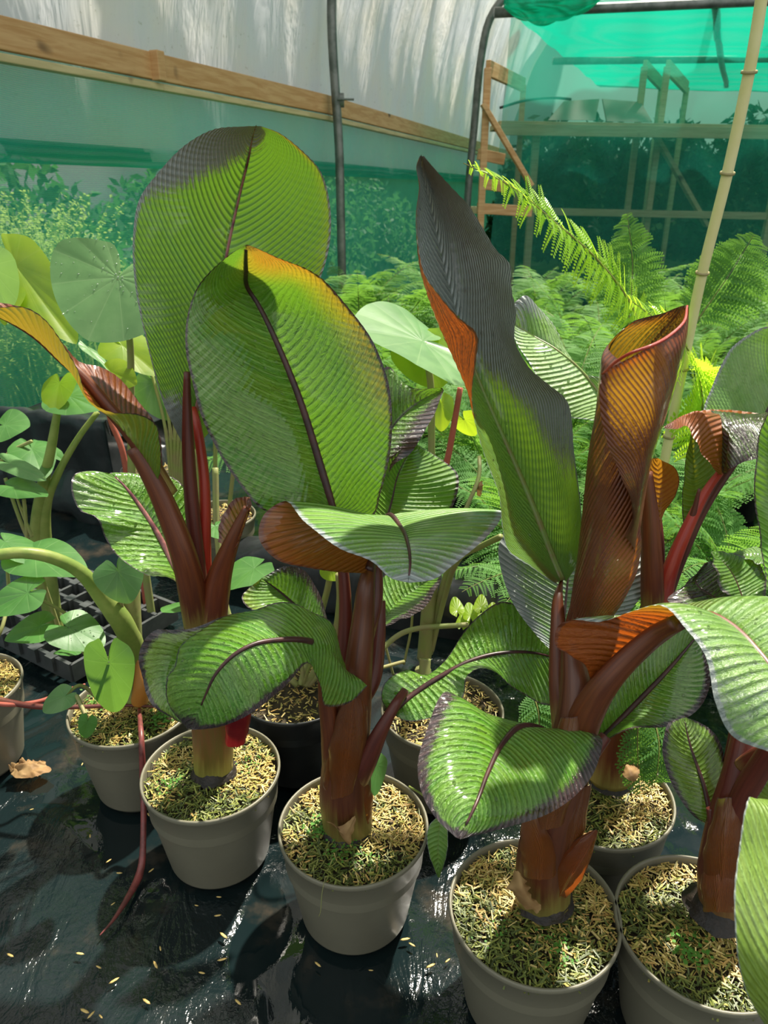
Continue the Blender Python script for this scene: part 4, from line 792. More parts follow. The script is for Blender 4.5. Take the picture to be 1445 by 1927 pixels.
sheath(rD, [(1000, 1560, .65), (1020, 1460, .66), (1055, 1350, .68)], [(1030, 1560, .635), (1055, 1460, .645), (1075, 1350, .67)], [(1062, 1540, .65), (1085, 1450, .66), (1090, 1340, .685)], 'red-brown sheath wrapping the upper stem', red=.2, pur=.1)
sheath(rD, [(1042, 1640, .65), (1055, 1560, .65), (1085, 1480, .66)], [(1060, 1640, .645), (1080, 1560, .645), (1100, 1480, .66)], [(1078, 1620, .655), (1100, 1550, .66), (1112, 1470, .67)], 'dark sheath on the right of the stem', red=.1, pur=.3)
sheath(rD, [(1035, 1660, .655), (1050, 1610, .65), (1085, 1578, .645), (1122, 1560, .64)], [(1050, 1690, .645), (1078, 1640, .635), (1100, 1610, .635), (1124, 1562, .64)], [(1065, 1680, .66), (1092, 1645, .66), (1112, 1600, .65), (1125, 1565, .64)], 'flared sheath glowing red', red=1.)
leaf(rD, [[(1055, 1612, .68), (1080, 1575, .68), (1118, 1562, .66)], [(1060, 1618, .665), (1085, 1595, .66), (1120, 1565, .655)], [(1066, 1622, .65), (1090, 1608, .645), (1122, 1568, .65)]], N=6, nu=9, rib=None, mat=M_DEAD, name='dead_sheath', label='dry tan tip of the flared sheath')
leaf(rD, [[(960, 1635, .64), (965, 1690, .63), (1010, 1720, .62)], [(975, 1640, .63), (985, 1680, .62), (1015, 1715, .62)], [(985, 1650, .635), (1000, 1680, .63), (1018, 1710, .625)]], N=8, nu=9, rib=None, mat=M_DEAD, wave=.01, name='dead_sheath', label='crumpled dry sheath at the stem foot')

# ---- plant E (right edge)
rE, gE = potted('banana_plant', 'banana at the right edge in a taupe pot touching the largest one', 'potted plant', 1326, 1742, greens=.28, nchips=2600)
YE = gE[1]
stem(rE, [(1362, 1700, YE), (1362, 1620, YE), (1372, 1540, YE+.01), (1390, 1460, YE+.02), (1405, 1380, YE+.04)], [.030, .030, .025, .020, .016], M_PETD)
rotbase(rE, W(1350, 1705, YE), .045, .025)
petiole(rE, [(1350, 1640, .645), (1345, 1560, .65), (1338, 1520, .66)], [.013, .009, .006], M_PETD)
petiole(rE, [(1372, 1580, .65), (1405, 1490, .64), (1460, 1400, .62)], [.016, .016, .014], M_PETD)
petiole(rE, [(1350, 1560, .67), (1368, 1470, .70), (1385, 1370, .72)], [.011, .009, .008], M_PETD)
sheath(rE, [(1325, 1690, .635), (1325, 1600, .64), (1350, 1500, .65)], [(1355, 1700, .615), (1360, 1600, .62), (1375, 1500, .64)], [(1390, 1680, .63), (1395, 1590, .635), (1392, 1490, .65)], 'dull brown sheath wrapping the stem', red=.1, pur=.1)
sheath(rE, [(1325, 1710, .63), (1320, 1660, .635), (1345, 1610, .64)], [(1350, 1715, .61), (1350, 1660, .615), (1362, 1600, .63)], [(1385, 1705, .62), (1385, 1660, .625), (1380, 1605, .635)], 'olive brown sheath at the stem foot', red=.1, yl=.5)
leaf(rE, [[(1340, 1560, .66), (1300, 1530, .67), (1262, 1470, .69), (1246, 1400, .71), (1258, 1362, .72), (1285, 1350, .73)], [(1343, 1560, .655), (1325, 1480, .68), (1300, 1405, .71), (1287, 1350, .73)], [(1348, 1560, .66), (1370, 1490, .69), (1365, 1430, .71), (1340, 1375, .73), (1290, 1349, .735)]], mat=M_BANW, N=26, nu=23, rib=(.004, .001), ribside=.3, pig_light=lambda U, V: (.30+ss(np.abs(U), .7, 1)*.5, .3+0*U, 0*U), drops=50, label='small brownish-green leaf hanging left')
leaf(rE, [[(1470, 1420, .60), (1425, 1500, .50), (1402, 1515, .44), (1392, 1600, .41), (1379, 1690, .38), (1384, 1780, .36), (1402, 1860, .35), (1450, 1950, .35)], [(1500, 1430, .60), (1490, 1510, .50), (1480, 1600, .43), (1475, 1700, .39), (1475, 1800, .36), (1480, 1960, .34)], [(1530, 1440, .60), (1560, 1520, .52), (1580, 1620, .46), (1590, 1750, .41), (1570, 1850, .38), (1500, 1970, .35)]], mat=M_BANP, N=34, skew=-.08, rib=(.005, .001), pig_light=lambda U, V: (0*U, .5+0*U, 0*U), label='bright lime leaf arching close to the camera')
petiole(rE, [(1400, 1440, .66), (1440, 1415, .64), (1490, 1425, .60)], [.012, .010, .007], M_PETD)
leaf(rE, [[(1440, 1110, .78), (1432, 1020, .82), (1420, 950, .84), (1420, 880, .85), (1432, 810, .86), (1460, 740, .87)], [(1480, 1110, .80), (1490, 1000, .84), (1490, 880, .87), (1465, 742, .88)], [(1500, 1110, .80), (1540, 1000, .84), (1530, 880, .88), (1470, 744, .88)]], mat=M_BAN, N=30, nu=21, pig_light=pg_edge(.93), label='upright green leaf cut by the right edge')
petiole(rE, [(1405, 1390, .72), (1440, 1260, .76), (1478, 1110, .80)], [.012, .010, .008], M_PET)

# ---- plant G (behind D)
rG, gG = potted('banana_plant', 'banana in the shaded taupe pot directly behind the largest pot, red stalks leaning right', 'potted plant', 1130, 1490, greens=.22)
YG = gG[1]
stem(rG, [(1148, 1462, YG), (1155, 1380, YG), (1185, 1270, YG), (1215, 1190, YG), (1232, 1140, YG)], [.034, .030, .026, .022, .018], M_STEM)
rotbase(rG, W(1148, 1462, YG), .040, .02)
petiole(rG, [(1228, 1150, YG), (1226, 1050, YG), (1222, 960, .87), (1216, 890, .87)], [.016, .015, .012, .008], M_PET)
petiole(rG, [(1242, 1150, YG), (1262, 1070, .88), (1300, 980, .90), (1332, 920, .92), (1358, 885, .93)], [.013, .011, .009, .007, .005], M_RED)
petiole(rG, [(1238, 1160, .90), (1275, 1060, .91), (1320, 960, .93), (1372, 880, .95), (1420, 820, .96)], [.012, .010, .009, .008, .006], M_PETD)
petiole(rG, [(1240, 1150, .89), (1255, 1090, .89), (1300, 980, .90), (1316, 920, .90)], [.011, .009, .006, .002], M_PETD, name='rolled_leaf')
leaf(rG, [[(1232, 1030, .87), (1222, 950, .88), (1218, 900, .885), (1228, 862, .89)], [(1238, 1020, .875), (1242, 950, .88), (1240, 900, .89), (1235, 862, .89)], [(1240, 1020, .88), (1250, 965, .88), (1272, 930, .87), (1275, 885, .87), (1238, 862, .885)]], N=18, nu=17, vis=-1, rib=None, pig_light=lambda U, V: (0*U, 1+0*U, .55+0*U), label='small folded leaf glowing orange')
leaf(rG, [[(1352, 893, .92), (1318, 850, .90), (1290, 800, .89), (1272, 808, .88), (1248, 806, .88)], [(1358, 893, .92), (1340, 830, .92), (1318, 776, .92), (1290, 782, .92), (1250, 805, .88)], [(1362, 893, .93), (1400, 860, .96), (1440, 840, .98), (1470, 800, .99), (1440, 780, 1.0), (1330, 772, .98), (1252, 804, .89)]], mat=M_BAN, N=24, nu=25, vis=-1, vr=(0, .5), rib=None, pig_light=lambda U, V: (.1+ss(V, .7, 1)*.7, 0*U, .6+0*U), label='curled leaf with brown underside and dark pointed tip')
leaf(rG, [[(1362, 893, .91), (1375, 880, .89), (1400, 870, .89), (1430, 860, .89), (1465, 830, .90)], [(1360, 890, .92), (1368, 850, .92), (1372, 810, .93), (1400, 790, .95), (1470, 790, .96)], [(1356, 886, .93), (1345, 820, .96), (1330, 775, .98), (1390, 778, 1.0), (1472, 778, 1.0)]], mat=M_BANW, N=26, nu=21, rib=None, ripple=.002, pig_light=lambda U, V: (.62+0*U, 0*U, .3+0*U), label='dark ridged half of the curled leaf')
leaf(rG, [[(1290, 1030, .93), (1284, 960, .95), (1288, 880, .97), (1300, 815, .99)], [(1302, 1000, .93), (1308, 930, .96), (1306, 870, .98), (1302, 815, .99)], [(1310, 985, .93), (1340, 925, .95), (1350, 895, .97), (1330, 850, .98), (1305, 815, .99)]], mat=M_BAN, N=20, nu=17, rib=None, pig_light=lambda U, V: (ss(-V, -.45, -.05)*.9, 0*U, .3+0*U), label='green blade turning maroon at its base')
leaf(rG, [[(1330, 830, .98), (1325, 775, 1.0), (1342, 720, 1.03), (1370, 662, 1.05), (1402, 634, 1.06), (1445, 615, 1.06), (1520, 620, 1.05)], [(1400, 850, .97), (1430, 800, 1.02), (1460, 740, 1.06), (1490, 680, 1.07), (1525, 622, 1.05)], [(1420, 860, .97), (1480, 840, 1.0), (1540, 780, 1.04), (1550, 700, 1.06), (1528, 624, 1.05)]], mat=M_BANP, N=40, ripple=.0018, skew=.12, rib=(.006, .001), pig_light=lambda U, V: (ss(V, .7, 1)*.35+ss(-U, .8, 1)*.4, 0*U, 0*U), label='large pale green ribbed leaf at the right edge')
leaf(rG, [[(1205, 850, .98), (1160, 800, 1.0), (1105, 790, 1.02), (1068, 784, 1.03), (1040, 755, 1.04), (1000, 690, 1.07), (972, 645, 1.1), (960, 605, 1.12)], [(1210, 845, .99), (1125, 735, 1.06), (1090, 692, 1.08), (1045, 655, 1.10), (1005, 632, 1.12), (960, 605, 1.14)], [(1215, 840, .99), (1150, 720, 1.06), (1092, 700, 1.08), (1062, 655, 1.12), (1040, 608, 1.14), (1010, 575, 1.15), (988, 556, 1.15), (965, 572, 1.15)]], mat=M_BANP, N=36, rib=(.004, .001), ribmat=M_RIBG, ribside=0, ripple=.0014, pig_light=lambda U, V: (.15+ss(V, .75, 1)*.4+ss(U, .3, .9)*.3, 0*U, 0*U), drops=40, label='silvery green leaf between the twisted and rolled leaves')
petiole(rG, [(1236, 1150, .90), (1238, 1020, .93), (1225, 920, .96), (1210, 848, .985)], [.011, .009, .008, .006], M_PETD)
for L, M_, R_, lab, pu in (([(1380, 1140, .80), (1300, 1150, .80), (1255, 1130, .82), (1290, 1100, .84), (1330, 1060, .86)], [(1385, 1135, .82), (1340, 1120, .83), (1310, 1095, .85), (1332, 1058, .87)], [(1390, 1130, .84), (1390, 1080, .86), (1365, 1060, .87), (1335, 1056, .87)], 'dark wilted leaf at the right, mostly black', .6),
                          ([(1395, 1140, .80), (1360, 1110, .80), (1345, 1070, .81), (1338, 1040, .83)], [(1400, 1135, .80), (1385, 1090, .82), (1365, 1060, .83), (1339, 1038, .835)], [(1440, 1120, .80), (1440, 1080, .84), (1405, 1048, .85), (1342, 1037, .84)], 'dark green cupped leaf at the right', .25),
                          ([(1480, 1080, .84), (1420, 1055, .84), (1355, 1048, .86)], [(1480, 1060, .86), (1420, 1045, .87), (1357, 1047, .87)], [(1480, 1035, .89), (1420, 1030, .89), (1360, 1044, .88)], 'light green leaf edge at the right', 0.)):
    leaf(rG, [L, M_, R_], mat=M_BANW if pu else M_BANP, N=18, nu=17, rib=(.003, .001), wave=.006, pig_light=lambda U, V, pu=pu: (pu+ss(np.abs(U), .7, 1)*.4*(pu > 0), 0*U, 0*U), label=lab)
petiole(rG, [(1205, 1250, .87), (1290, 1200, .84), (1385, 1140, .81)], [.010, .008, .005], M_PETD)

# ------------------------------------------------------------ taro plants and other pots
def taro(parent, A, T, S, mat=None, cup=.10, wav=.06, stalk=None, sr=.004, smat=None, drops=0, label=None, name='leaf', arrow=1., hold=False):
    """heart-shaped blade: A where the stalk joins, T the tip, S one side"""
    A, T, S = W(*A), W(*T), W(*S); ax = T-A; L = np.linalg.norm(ax); sd = S-A; sd = sd-ax*np.dot(sd, ax)/L**2
    Wd = np.linalg.norm(sd); n = np.cross(ax, sd); n /= np.linalg.norm(n)
    if np.dot(n, CAM-A) < 0: n = -n
    nt, nr = 72, 12; V = []; lu = []; ph = random.random()*6
    for i in range(nt+1):
        th = -math.pi+2*math.pi*i/nt; at = abs(th)
        # radius of a heart outline in units: forward tip 1, sides ~1, lobes back .55 with a notch
        c, s = math.cos(th), math.sin(th)
        r = 1/(abs(c)**1.6+abs(s)**1.6)**(1/1.6) if at < 1.7 else 1.0*(1-.25*ss(np.array(at), 1.7, 2.6))
        if at < .5: r *= 1+.0*(1-at/.5)
        r *= 1-.84*float(ss(np.array(at), 2.72, 3.14))
        for j in range(nr+1):
            q = j/nr; x, y = r*q*c, r*q*s
            z = -cup*(x*x*.9+y*y*.6)*L*.8+.16*L*abs(y)*(1-abs(y)*.6)*.5+wav*L*q*q*math.sin(th*3+ph)*.6+.008*L*abs(math.sin(th*6))*q
            bx = x if x > 0 else x*.62
            V.append(A+ax*bx+sd*y+n*z); lu.append((th, q, 0))
    o = mesh(name, np.array(V), gridfaces(nt+1, nr+1), mat or M_TARO, parent, luv=lu)
    if label: o['label'] = label
    if stalk: rod('leaf_stalk', np.concatenate([pts(stalk), [A-n*.002]]), [sr, sr*.6], smat or M_STALK, parent, 9)
    if drops:
        Vd = []; Fd = []; k = 0
        Vn = np.array(V)
        for _ in range(drops):
            c = Vn[random.randrange(len(Vn))]; rad = random.choice((.0008, .0012, .0018)); a1 = ax/L; a2 = sd/Wd
            for rr_, hh in ((1, 0), (.75, .5), (.05, .75)):
                for e in range(6): an = e/6*2*math.pi; Vd.append(c+rad*(rr_*(math.cos(an)*a1+math.sin(an)*a2)+hh*n))
            for q in range(2):
                for e in range(6): Fd.append((k+q*6+e, k+q*6+(e+1) % 6, k+(q+1)*6+(e+1) % 6, k+(q+1)*6+e))
            k += 18
        d = mesh('water_droplets', np.array(Vd), Fd, M_WATER, o); d['kind'] = 'stuff'
    return o
# pot A: taro with green heart leaves
rA, gA = potted('taro_plant', 'taro with a thick arching stalk, in the taupe pot left of the bananas', 'potted plant', 247, 1327, greens=.12)
YA = gA[1]
rod('stalk', pts([(250, 1312, YA), (246, 1240, YA), (245, 1160, YA), (246, 1100, YA+.01)]), [.022, .021, .019, .015], M_STALK, rA, 14)
rod('stalk', pts([(262, 1312, YA), (254, 1230, YA+.0), (232, 1175, YA-.02), (190, 1120, YA-.04), (150, 1075, YA-.06), (100, 1050, YA-.08), (40, 1040, YA-.10), (-40, 1050, YA-.12)]), [.017, .018, .019, .018, .013, .010, .009, .008], M_STALKG, rA, 14)
rod('stem_foot', pts([(262, 1318, YA-.01), (266, 1290, YA-.02), (262, 1240, YA-.01)]), [.016, .014, .006], plain('orange_foot', (.42, .17, .03), .5), rA, 10)
taro(rA, (205, 1246, .93), (213, 1348, .93), (255, 1262, .93), stalk=[(240, 1300, 1.05), (215, 1220, 1.02)], drops=40, label='largest front heart leaf')
taro(rA, (130, 1181, .99), (195, 1216, .97), (165, 1152, 1.03), stalk=[(240, 1300, 1.05), (160, 1230, 1.02)], drops=60)
taro(rA, (75, 1178, 1.02), (6, 1200, 1.0), (70, 1208, .98), stalk=[(230, 1290, 1.06), (150, 1205, 1.04)])
taro(rA, (52, 1116, 1.02), (-30, 1150, 1.0), (30, 1090, 1.05), stalk=[(240, 1290, 1.06), (130, 1160, 1.06)])
taro(rA, (135, 1225, 1.06), (102, 1230, 1.02), (150, 1215, 1.10), stalk=None, label='small pale leaf seen edge-on')
taro(rA, (222, 1075, 1.0), (243, 1136, .98), (277, 1085, 1.0), stalk=[(242, 1200, YA), (225, 1120, 1.04)], label='heart leaf beside the upright stalk')
taro(rA, (122, 1310, .95), (80, 1340, .93), (135, 1330, .94), stalk=[(200, 1330, 1.0), (150, 1290, .98)])
taro(rA, (165, 1358, .90), (158, 1392, .90), (182, 1366, .90), stalk=[(160, 1345, .95), (145, 1310, .95)], label='small leaf with a yellow tip')
taro(rA, (66, 1045, 1.10), (160, 1080, 1.05), (90, 1010, 1.16), stalk=[(110, 1180, 1.12)], label='wide leaf under the arching stalk')
taro(rA, (10, 1020, 1.12), (62, 1055, 1.08), (30, 995, 1.18), stalk=[(20, 1150, 1.15)])
# far left pot
rL, gL = potted('taro_plant', 'taupe pot cut off by the left edge of the picture', 'potted plant', -78, 1290, greens=.2)
for A_, T_, S_ in (((-30, 1150, 1.1), (-90, 1180, 1.08), (-20, 1190, 1.05)), ((-20, 1220, 1.08), (-60, 1250, 1.05), (0, 1215, 1.1))):
    taro(rL, A_, T_, S_, stalk=[(-70, 1290, gL[1]), (-50, 1230, gL[1])])
rod('leaf_stalk', pts([(-60, 1290, gL[1]), (0, 1190, 1.15), (20, 1130, 1.2), (60, 1080, 1.22)]), .0035, M_STALK, rL)
# left middle taro group (Y ~1.5-2)
rM = thing('taro_plant', 'taro with two thick upright green stalks behind the arching stalk', 'plant', W(72, 1025, 1.6)*np.array((1, 1, 0)))
def toground(p, d=.0): return (p[0], p[1]+d, 0.02)
b = W(72, 1025, 1.55); rod('stalk', [toground(b)]+list(pts([(72, 1020, 1.55), (80, 920, 1.55), (95, 850, 1.55), (108, 775, 1.55)])), [.020, .021, .018, .012, .008], M_STALKG, rM, 12)
rod('stalk', [toground(b)]+list(pts([(85, 960, 1.55), (110, 890, 1.56), (150, 820, 1.58), (184, 775, 1.6)])), [.016, .017, .014, .008, .006], M_STALKG, rM, 12)
taro(rM, (130, 745, 1.55), (190, 770, 1.5), (110, 782, 1.48), stalk=None, label='grey-green leaf on the second stalk')
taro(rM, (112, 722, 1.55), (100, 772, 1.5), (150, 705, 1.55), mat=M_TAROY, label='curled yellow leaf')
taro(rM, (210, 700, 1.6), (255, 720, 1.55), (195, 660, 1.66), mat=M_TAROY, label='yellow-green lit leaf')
taro(rM, (25, 915, 1.45), (88, 932, 1.40), (30, 895, 1.5), mat=M_TARO, stalk=[toground and (60, 1010, 1.45), (40, 960, 1.45)])
taro(rM, (18, 872, 1.5), (84, 900, 1.42), (0, 845, 1.56), mat=M_TAROP)
taro(rM, (60, 845, 1.6), (80, 895, 1.5), (100, 830, 1.65), mat=M_TARO)
taro(rM, (75, 838, 1.65), (120, 862, 1.6), (70, 822, 1.7), mat=M_TARO)
taro(rM, (10, 800, 1.7), (55, 800, 1.7), (0, 770, 1.75), mat=M_TARO)
for P in ([(45, 940, 1.45), (50, 1000, 1.45), (50, 1030, 1.45)], [(0, 870, 1.6), (20, 850, 1.6), (60, 830, 1.6)], [(10, 900, 1.5), (40, 985, 1.5), (55, 1020, 1.5)]): rod('leaf_stalk', pts(P), .004, M_STALK, rM)
# big round taro and its neighbours
rR = thing('taro_plant', 'taro with the big round pale leaf beside the tallest banana leaf', 'plant', W(250, 900, 1.7)*np.array((1, 1, 0)))
taro(rR, (222, 522, 1.5), (165, 640, 1.42), (100, 470, 1.5), mat=M_TAROP, cup=.05, wav=.05, drops=90, stalk=[(248, 900, 1.6), (246, 760, 1.6), (244, 640, 1.58)], sr=.010, label='big round pale leaf')
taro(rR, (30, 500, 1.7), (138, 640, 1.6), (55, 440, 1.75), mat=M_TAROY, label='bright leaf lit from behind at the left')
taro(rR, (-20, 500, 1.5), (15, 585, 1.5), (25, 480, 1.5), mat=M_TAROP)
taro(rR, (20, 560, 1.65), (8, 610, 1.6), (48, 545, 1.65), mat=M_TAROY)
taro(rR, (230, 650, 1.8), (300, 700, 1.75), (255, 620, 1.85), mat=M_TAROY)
taro(rR, (170, 660, 1.85), (210, 700, 1.8), (140, 640, 1.85), mat=M_TAROP)
taro(rR, (290, 720, 1.9), (320, 790, 1.85), (330, 700, 1.9), mat=M_TARO)
rod('stalk', [W(248, 900, 1.6)*np.array((1, 1, 0)), W(248, 900, 1.6)], .010, M_STALK, rR)
rod('stalk', [W(250, 960, 1.65)*np.array((1, 1, 0))]+list(pts([(240, 900, 1.65), (228, 840, 1.65), (208, 790, 1.66), (190, 700, 1.7)])), [.009, .008, .006], M_STALKP, rR)
for k_ in range(7):
    x = 300+k_*9; rod('stalk', [W(330, 930, 1.8)*np.array((1, 1, 0))]+list(pts([(322+k_*4, 900, 1.8), (x+10, 800, 1.8), (x-15+k_*8, 700, 1.85)])), [.007, .005, .004], M_STALK, rR)
# taro at centre right (leaf on tall stalk)
rQ = thing('taro_plant', 'taro with beige and pink stalks between the broad leaf and the twisted leaf', 'plant', W(805, 1250, 1.25)*np.array((1, 1, 0)))
taro(rQ, (795, 642, 1.5), (668, 612, 1.45), (800, 590, 1.7), mat=M_TAROP, cup=.06, label='flat leaf seen from its edge')
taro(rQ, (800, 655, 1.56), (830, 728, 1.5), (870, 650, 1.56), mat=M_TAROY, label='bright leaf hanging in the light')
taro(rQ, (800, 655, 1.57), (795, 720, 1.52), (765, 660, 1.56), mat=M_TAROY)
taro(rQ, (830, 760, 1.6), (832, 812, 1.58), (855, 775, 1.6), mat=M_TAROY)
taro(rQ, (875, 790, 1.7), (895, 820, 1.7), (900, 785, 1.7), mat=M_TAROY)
rod('stalk', [W(812, 1100, 1.5)*np.array((1, 1, 0))]+list(pts([(814, 1000, 1.5), (812, 850, 1.5), (810, 720, 1.5), (797, 645, 1.5)])), [.009, .008, .007], M_STALK, rQ)
rod('stalk', [W(800, 1200, 1.45)*np.array((1, 1, 0))]+list(pts([(820, 960, 1.5), (845, 850, 1.5), (866, 730, 1.5)])), [.009, .008, .006], M_STALKP, rQ)
b = W(796, 1260, 1.2)
for P, r_ in (([(798, 1240, 1.2), (806, 1150, 1.2), (810, 1080, 1.2), (800, 1000, 1.22)], .014), ([(806, 1230, 1.2), (825, 1140, 1.2), (850, 1060, 1.18), (875, 1000, 1.15)], .008), ([(812, 1225, 1.2), (835, 1130, 1.18), (865, 1050, 1.1), (905, 1028, 1.05), (942, 1010, 1.0)], .005), ([(800, 1240, 1.2), (860, 1000, 1.25), (900, 900, 1.3), (902, 860, 1.35)], .004), ([(700, 1240, 1.1), (760, 1190, 1.15), (880, 1175, 1.2)], .005), ([(760, 1250, 1.2), (775, 1170, 1.2), (772, 1090, 1.2)], .0025), ([(740, 1270, 1.2), (720, 1200, 1.2), (700, 1150, 1.2)], .0025)):
    rod('stalk', pts(P), r_, M_STALK, rQ, 9)
rod('stem_foot', [toground(b), b], .016, M_STALK, rQ)
for i, (x, y) in enumerate(((860, 1140), (885, 1150), (905, 1135), (925, 1150), (870, 1165), (900, 1168))):
    taro(rQ, (x, y+8, 1.3), (x-6+i*3, y-18, 1.34), (x+14, y+6, 1.3), mat=M_TAROY, cup=.1)
leaf(rQ, [[(900, 935, 1.3), (895, 915, 1.3), (905, 905, 1.3)], [(902, 935, 1.3), (901, 918, 1.29), (907, 905, 1.3)], [(905, 935, 1.3), (908, 918, 1.3), (909, 905, 1.3)]], N=5, nu=7, rib=None, mat=M_DEAD)
# stalks and small leaves between B and C
rS = thing('taro_plant', 'taro in a black pot behind the left and centre bananas, pale stalks fanning out', 'potted plant', G(555, 1290, POTH)*np.array((1, 1, 0)))
gS = G(555, 1290, POTH); pot(rS, (gS[0], gS[1], 0), black=True, nchips=500, greens=-.5)
for P, r_ in (([(565, 1290, gS[1]), (590, 1200, 1.2), (618, 1100, 1.2), (630, 1000, 1.2)], .006), ([(575, 1290, gS[1]), (625, 1210, 1.15), (640, 1130, 1.15), (638, 1080, 1.15)], .007), ([(580, 1290, gS[1]), (640, 1220, 1.15), (660, 1180, 1.18), (690, 1120, 1.2)], .006), ([(572, 1290, gS[1]), (560, 1200, 1.15), (520, 1110, 1.1), (500, 1080, 1.1)], .004), ([(560, 1290, gS[1]), (440, 1180, 1.2), (410, 1020, 1.25), (405, 880, 1.3)], .006), ([(570, 1290, gS[1]), (590, 1240, 1.1), (620, 1250, 1.0), (690, 1260, 1.0), (760, 1245, 1.05)], .003)):
    rod('leaf_stalk', pts(P), r_, M_STALK, rS, 8)
taro(rS, (478, 1070, 1.1), (414, 1108, 1.06), (470, 1110, 1.04)); taro(rS, (345, 1140, 1.15), (305, 1150, 1.12), (350, 1128, 1.2)); taro(rS, (405, 990, 1.2), (420, 1015, 1.15), (370, 985, 1.2)); taro(rS, (620, 1065, 1.2), (640, 1090, 1.15), (600, 1080, 1.2), mat=M_TAROY)
# rear taupe pots
rF, gF = potted('rear_pot', 'taupe pot in shade between the centre and right bananas, behind the wavy leaf', 'pot', 832, 1332, nchips=900, greens=-.1)
rod('plant_stump', pts([(800, 1335, gF[1]), (798, 1290, gF[1]), (800, 1240, gF[1]+.02)]), .010, M_STALK, rF)
rH, gH = potted('rear_pot', 'small distant taupe pot between the left banana and its broad-leaved neighbour', 'pot', 408, 968, nchips=500, greens=-.1)
for dx in (-20, 5, 30): rod('plant_stump', pts([(400+dx, 968, gH[1]), (398+dx*1.4, 880, gH[1]), (395+dx*2, 800, gH[1])]), .006, M_STALK, rH)
rK, gK = potted('rear_pot', 'black pot of brown compost by the black trough at far left', 'pot', 205, 846, black=True, nchips=500, greens=-1.)
rod('plant_stump', pts([(212, 846, gK[1]), (210, 800, gK[1]), (212, 760, gK[1])]), .016, M_ROT, rK)
rN, gN = potted('rear_pot', 'black pot half hidden beside the pink stalk at left', 'pot', 290, 880, black=True, nchips=300, greens=-1.)
# small leaves in the front pots
taro(rC, (710, 1440, .83), (705, 1498, .80), (728, 1450, .83), stalk=[(690, 1520, .84), (700, 1470, .85)], smat=M_STALKG, sr=.002, name='weed_leaf')
leaf(rC, [[(830, 1528, .78), (805, 1560, .77), (808, 1610, .76), (824, 1652, .75)], [(832, 1530, .78), (825, 1580, .765), (825, 1652, .75)], [(834, 1528, .78), (842, 1560, .77), (840, 1610, .76), (827, 1652, .75)]], mat=M_BANP, N=14, nu=13, ripple=.0003, rib=(.001, .0005), ribmat=M_RIBG, name='weed_leaf', label='narrow green leaf hanging over the pot rim', pig_light=lambda U, V: (0*U, 0*U, 0*U))
rod('weed_stalk', pts([(770, 1480, .84), (800, 1500, .80), (830, 1530, .78)]), .0015, M_STALKG, rC)
for par, (px, py), n, s in ((rB, (320, 1480), 60, .0022), (rB, (470, 1440), 25, .002), (rC, (600, 1560), 60, .003), (rC, (640, 1600), 50, .0025), (rC, (690, 1620), 30, .002), (rD, (1050, 1790), 60, .0022), (rD, (930, 1760), 20, .002), (rE, (1300, 1790), 60, .0035), (rA, (310, 1350), 110, .0035), (rA, (180, 1320), 40, .003)):
    c = G(px, py, POTH-.006); V = []; Fc = []
    for i in range(n):
        p = c+np.array((random.gauss(0, .012), random.gauss(0, .012), random.uniform(.0, .010))); a = random.random()*6.28; e1 = np.array((math.cos(a), math.sin(a), random.uniform(-.2, .4)))*s; e2 = np.array((-math.sin(a), math.cos(a), random.uniform(-.2, .2)))*s*.8
        k = len(V); V += [p-e1, p-e2, p+e1, p+e2]; Fc.append((k, k+1, k+2, k+3))
    o = mesh('seedlings', np.array(V), Fc, M_MOSS, par, smooth=False); o['kind'] = 'stuff'
# small ferns rooted in pot G
for i, P in enumerate(([(1190, 1480, .87), (1215, 1400, .86), (1205, 1350, .85)], [(1200, 1350, .84), (1200, 1420, .82), (1205, 1490, .80)], [(1230, 1350, .86), (1240, 1400, .83), (1235, 1470, .80)], [(1220, 1480, .87), (1260, 1430, .86), (1285, 1450, .84)], [(1260, 1350, .86), (1290, 1400, .84), (1310, 1430, .82)], [(1000, 1300, .95), (1012, 1335, .92), (1015, 1372, .90)])):
    cv = pts(P); me = frond_mesh('fern_sprig', curve=cv, up=np.array((.1, -.8, .5)), npin=16, lp=.028, npl=6, mat=M_FERN, droop=.2, seed=40+i, wf=.5)
    o = bpy.data.objects.new('fern_sprig', me); COL.objects.link(o); o.parent = rG; o.location = tuple(-origin(rG))
mesh_o = leaf(rG, [[(1170, 1455, .80), (1180, 1440, .81), (1200, 1438, .82)], [(1175, 1462, .79), (1188, 1458, .79), (1202, 1445, .81)], [(1182, 1468, .785), (1195, 1470, .785), (1204, 1452, .80)]], N=5, nu=9, rib=None, mat=M_DEAD, name='dead_sheath')

# ------------------------------------------------------------ black trough, bund, tray
def crumple(name, P, R, label, cat, flat_=.6, rr=.3):
    C = catmull(P, 70); V, Fc, lu = tube(C, R, 26, flat_); V = np.array([v+np.array([mnoise.noise(Vector(tuple(v*9+k*7.)))*R*rr for k in range(3)]) for v in V]); V[:, 2] = np.maximum(V[:, 2], -.02)
    return tag(mesh(name, V, Fc, M_BLACK, None, loc=(C[0][0], C[0][1], 0)), label, cat)
crumple('polythene_bund', [G(-60, 880, .05), G(20, 900, .05), G(200, 950, .05), G(380, 1030, .05), G(560, 1085, .05), G(760, 1130, .05), G(960, 1170, .05)], .10, 'black polythene bund crossing behind the front row of pots', 'bund')
crumple('polythene_bund', [G(30, 868, .1), G(80, 880, .1), G(160, 890, .1), G(330, 900, .1)], .12, 'crumpled black sheeting bund behind the thick green stalks', 'bund', .5)
tr = thing('black_trough', 'black plastic trough against the left wall, behind the thick green stalks', 'trough', (-1.2, 2.7, 0))
TA = G(-330, 760, .40)[:2]; 
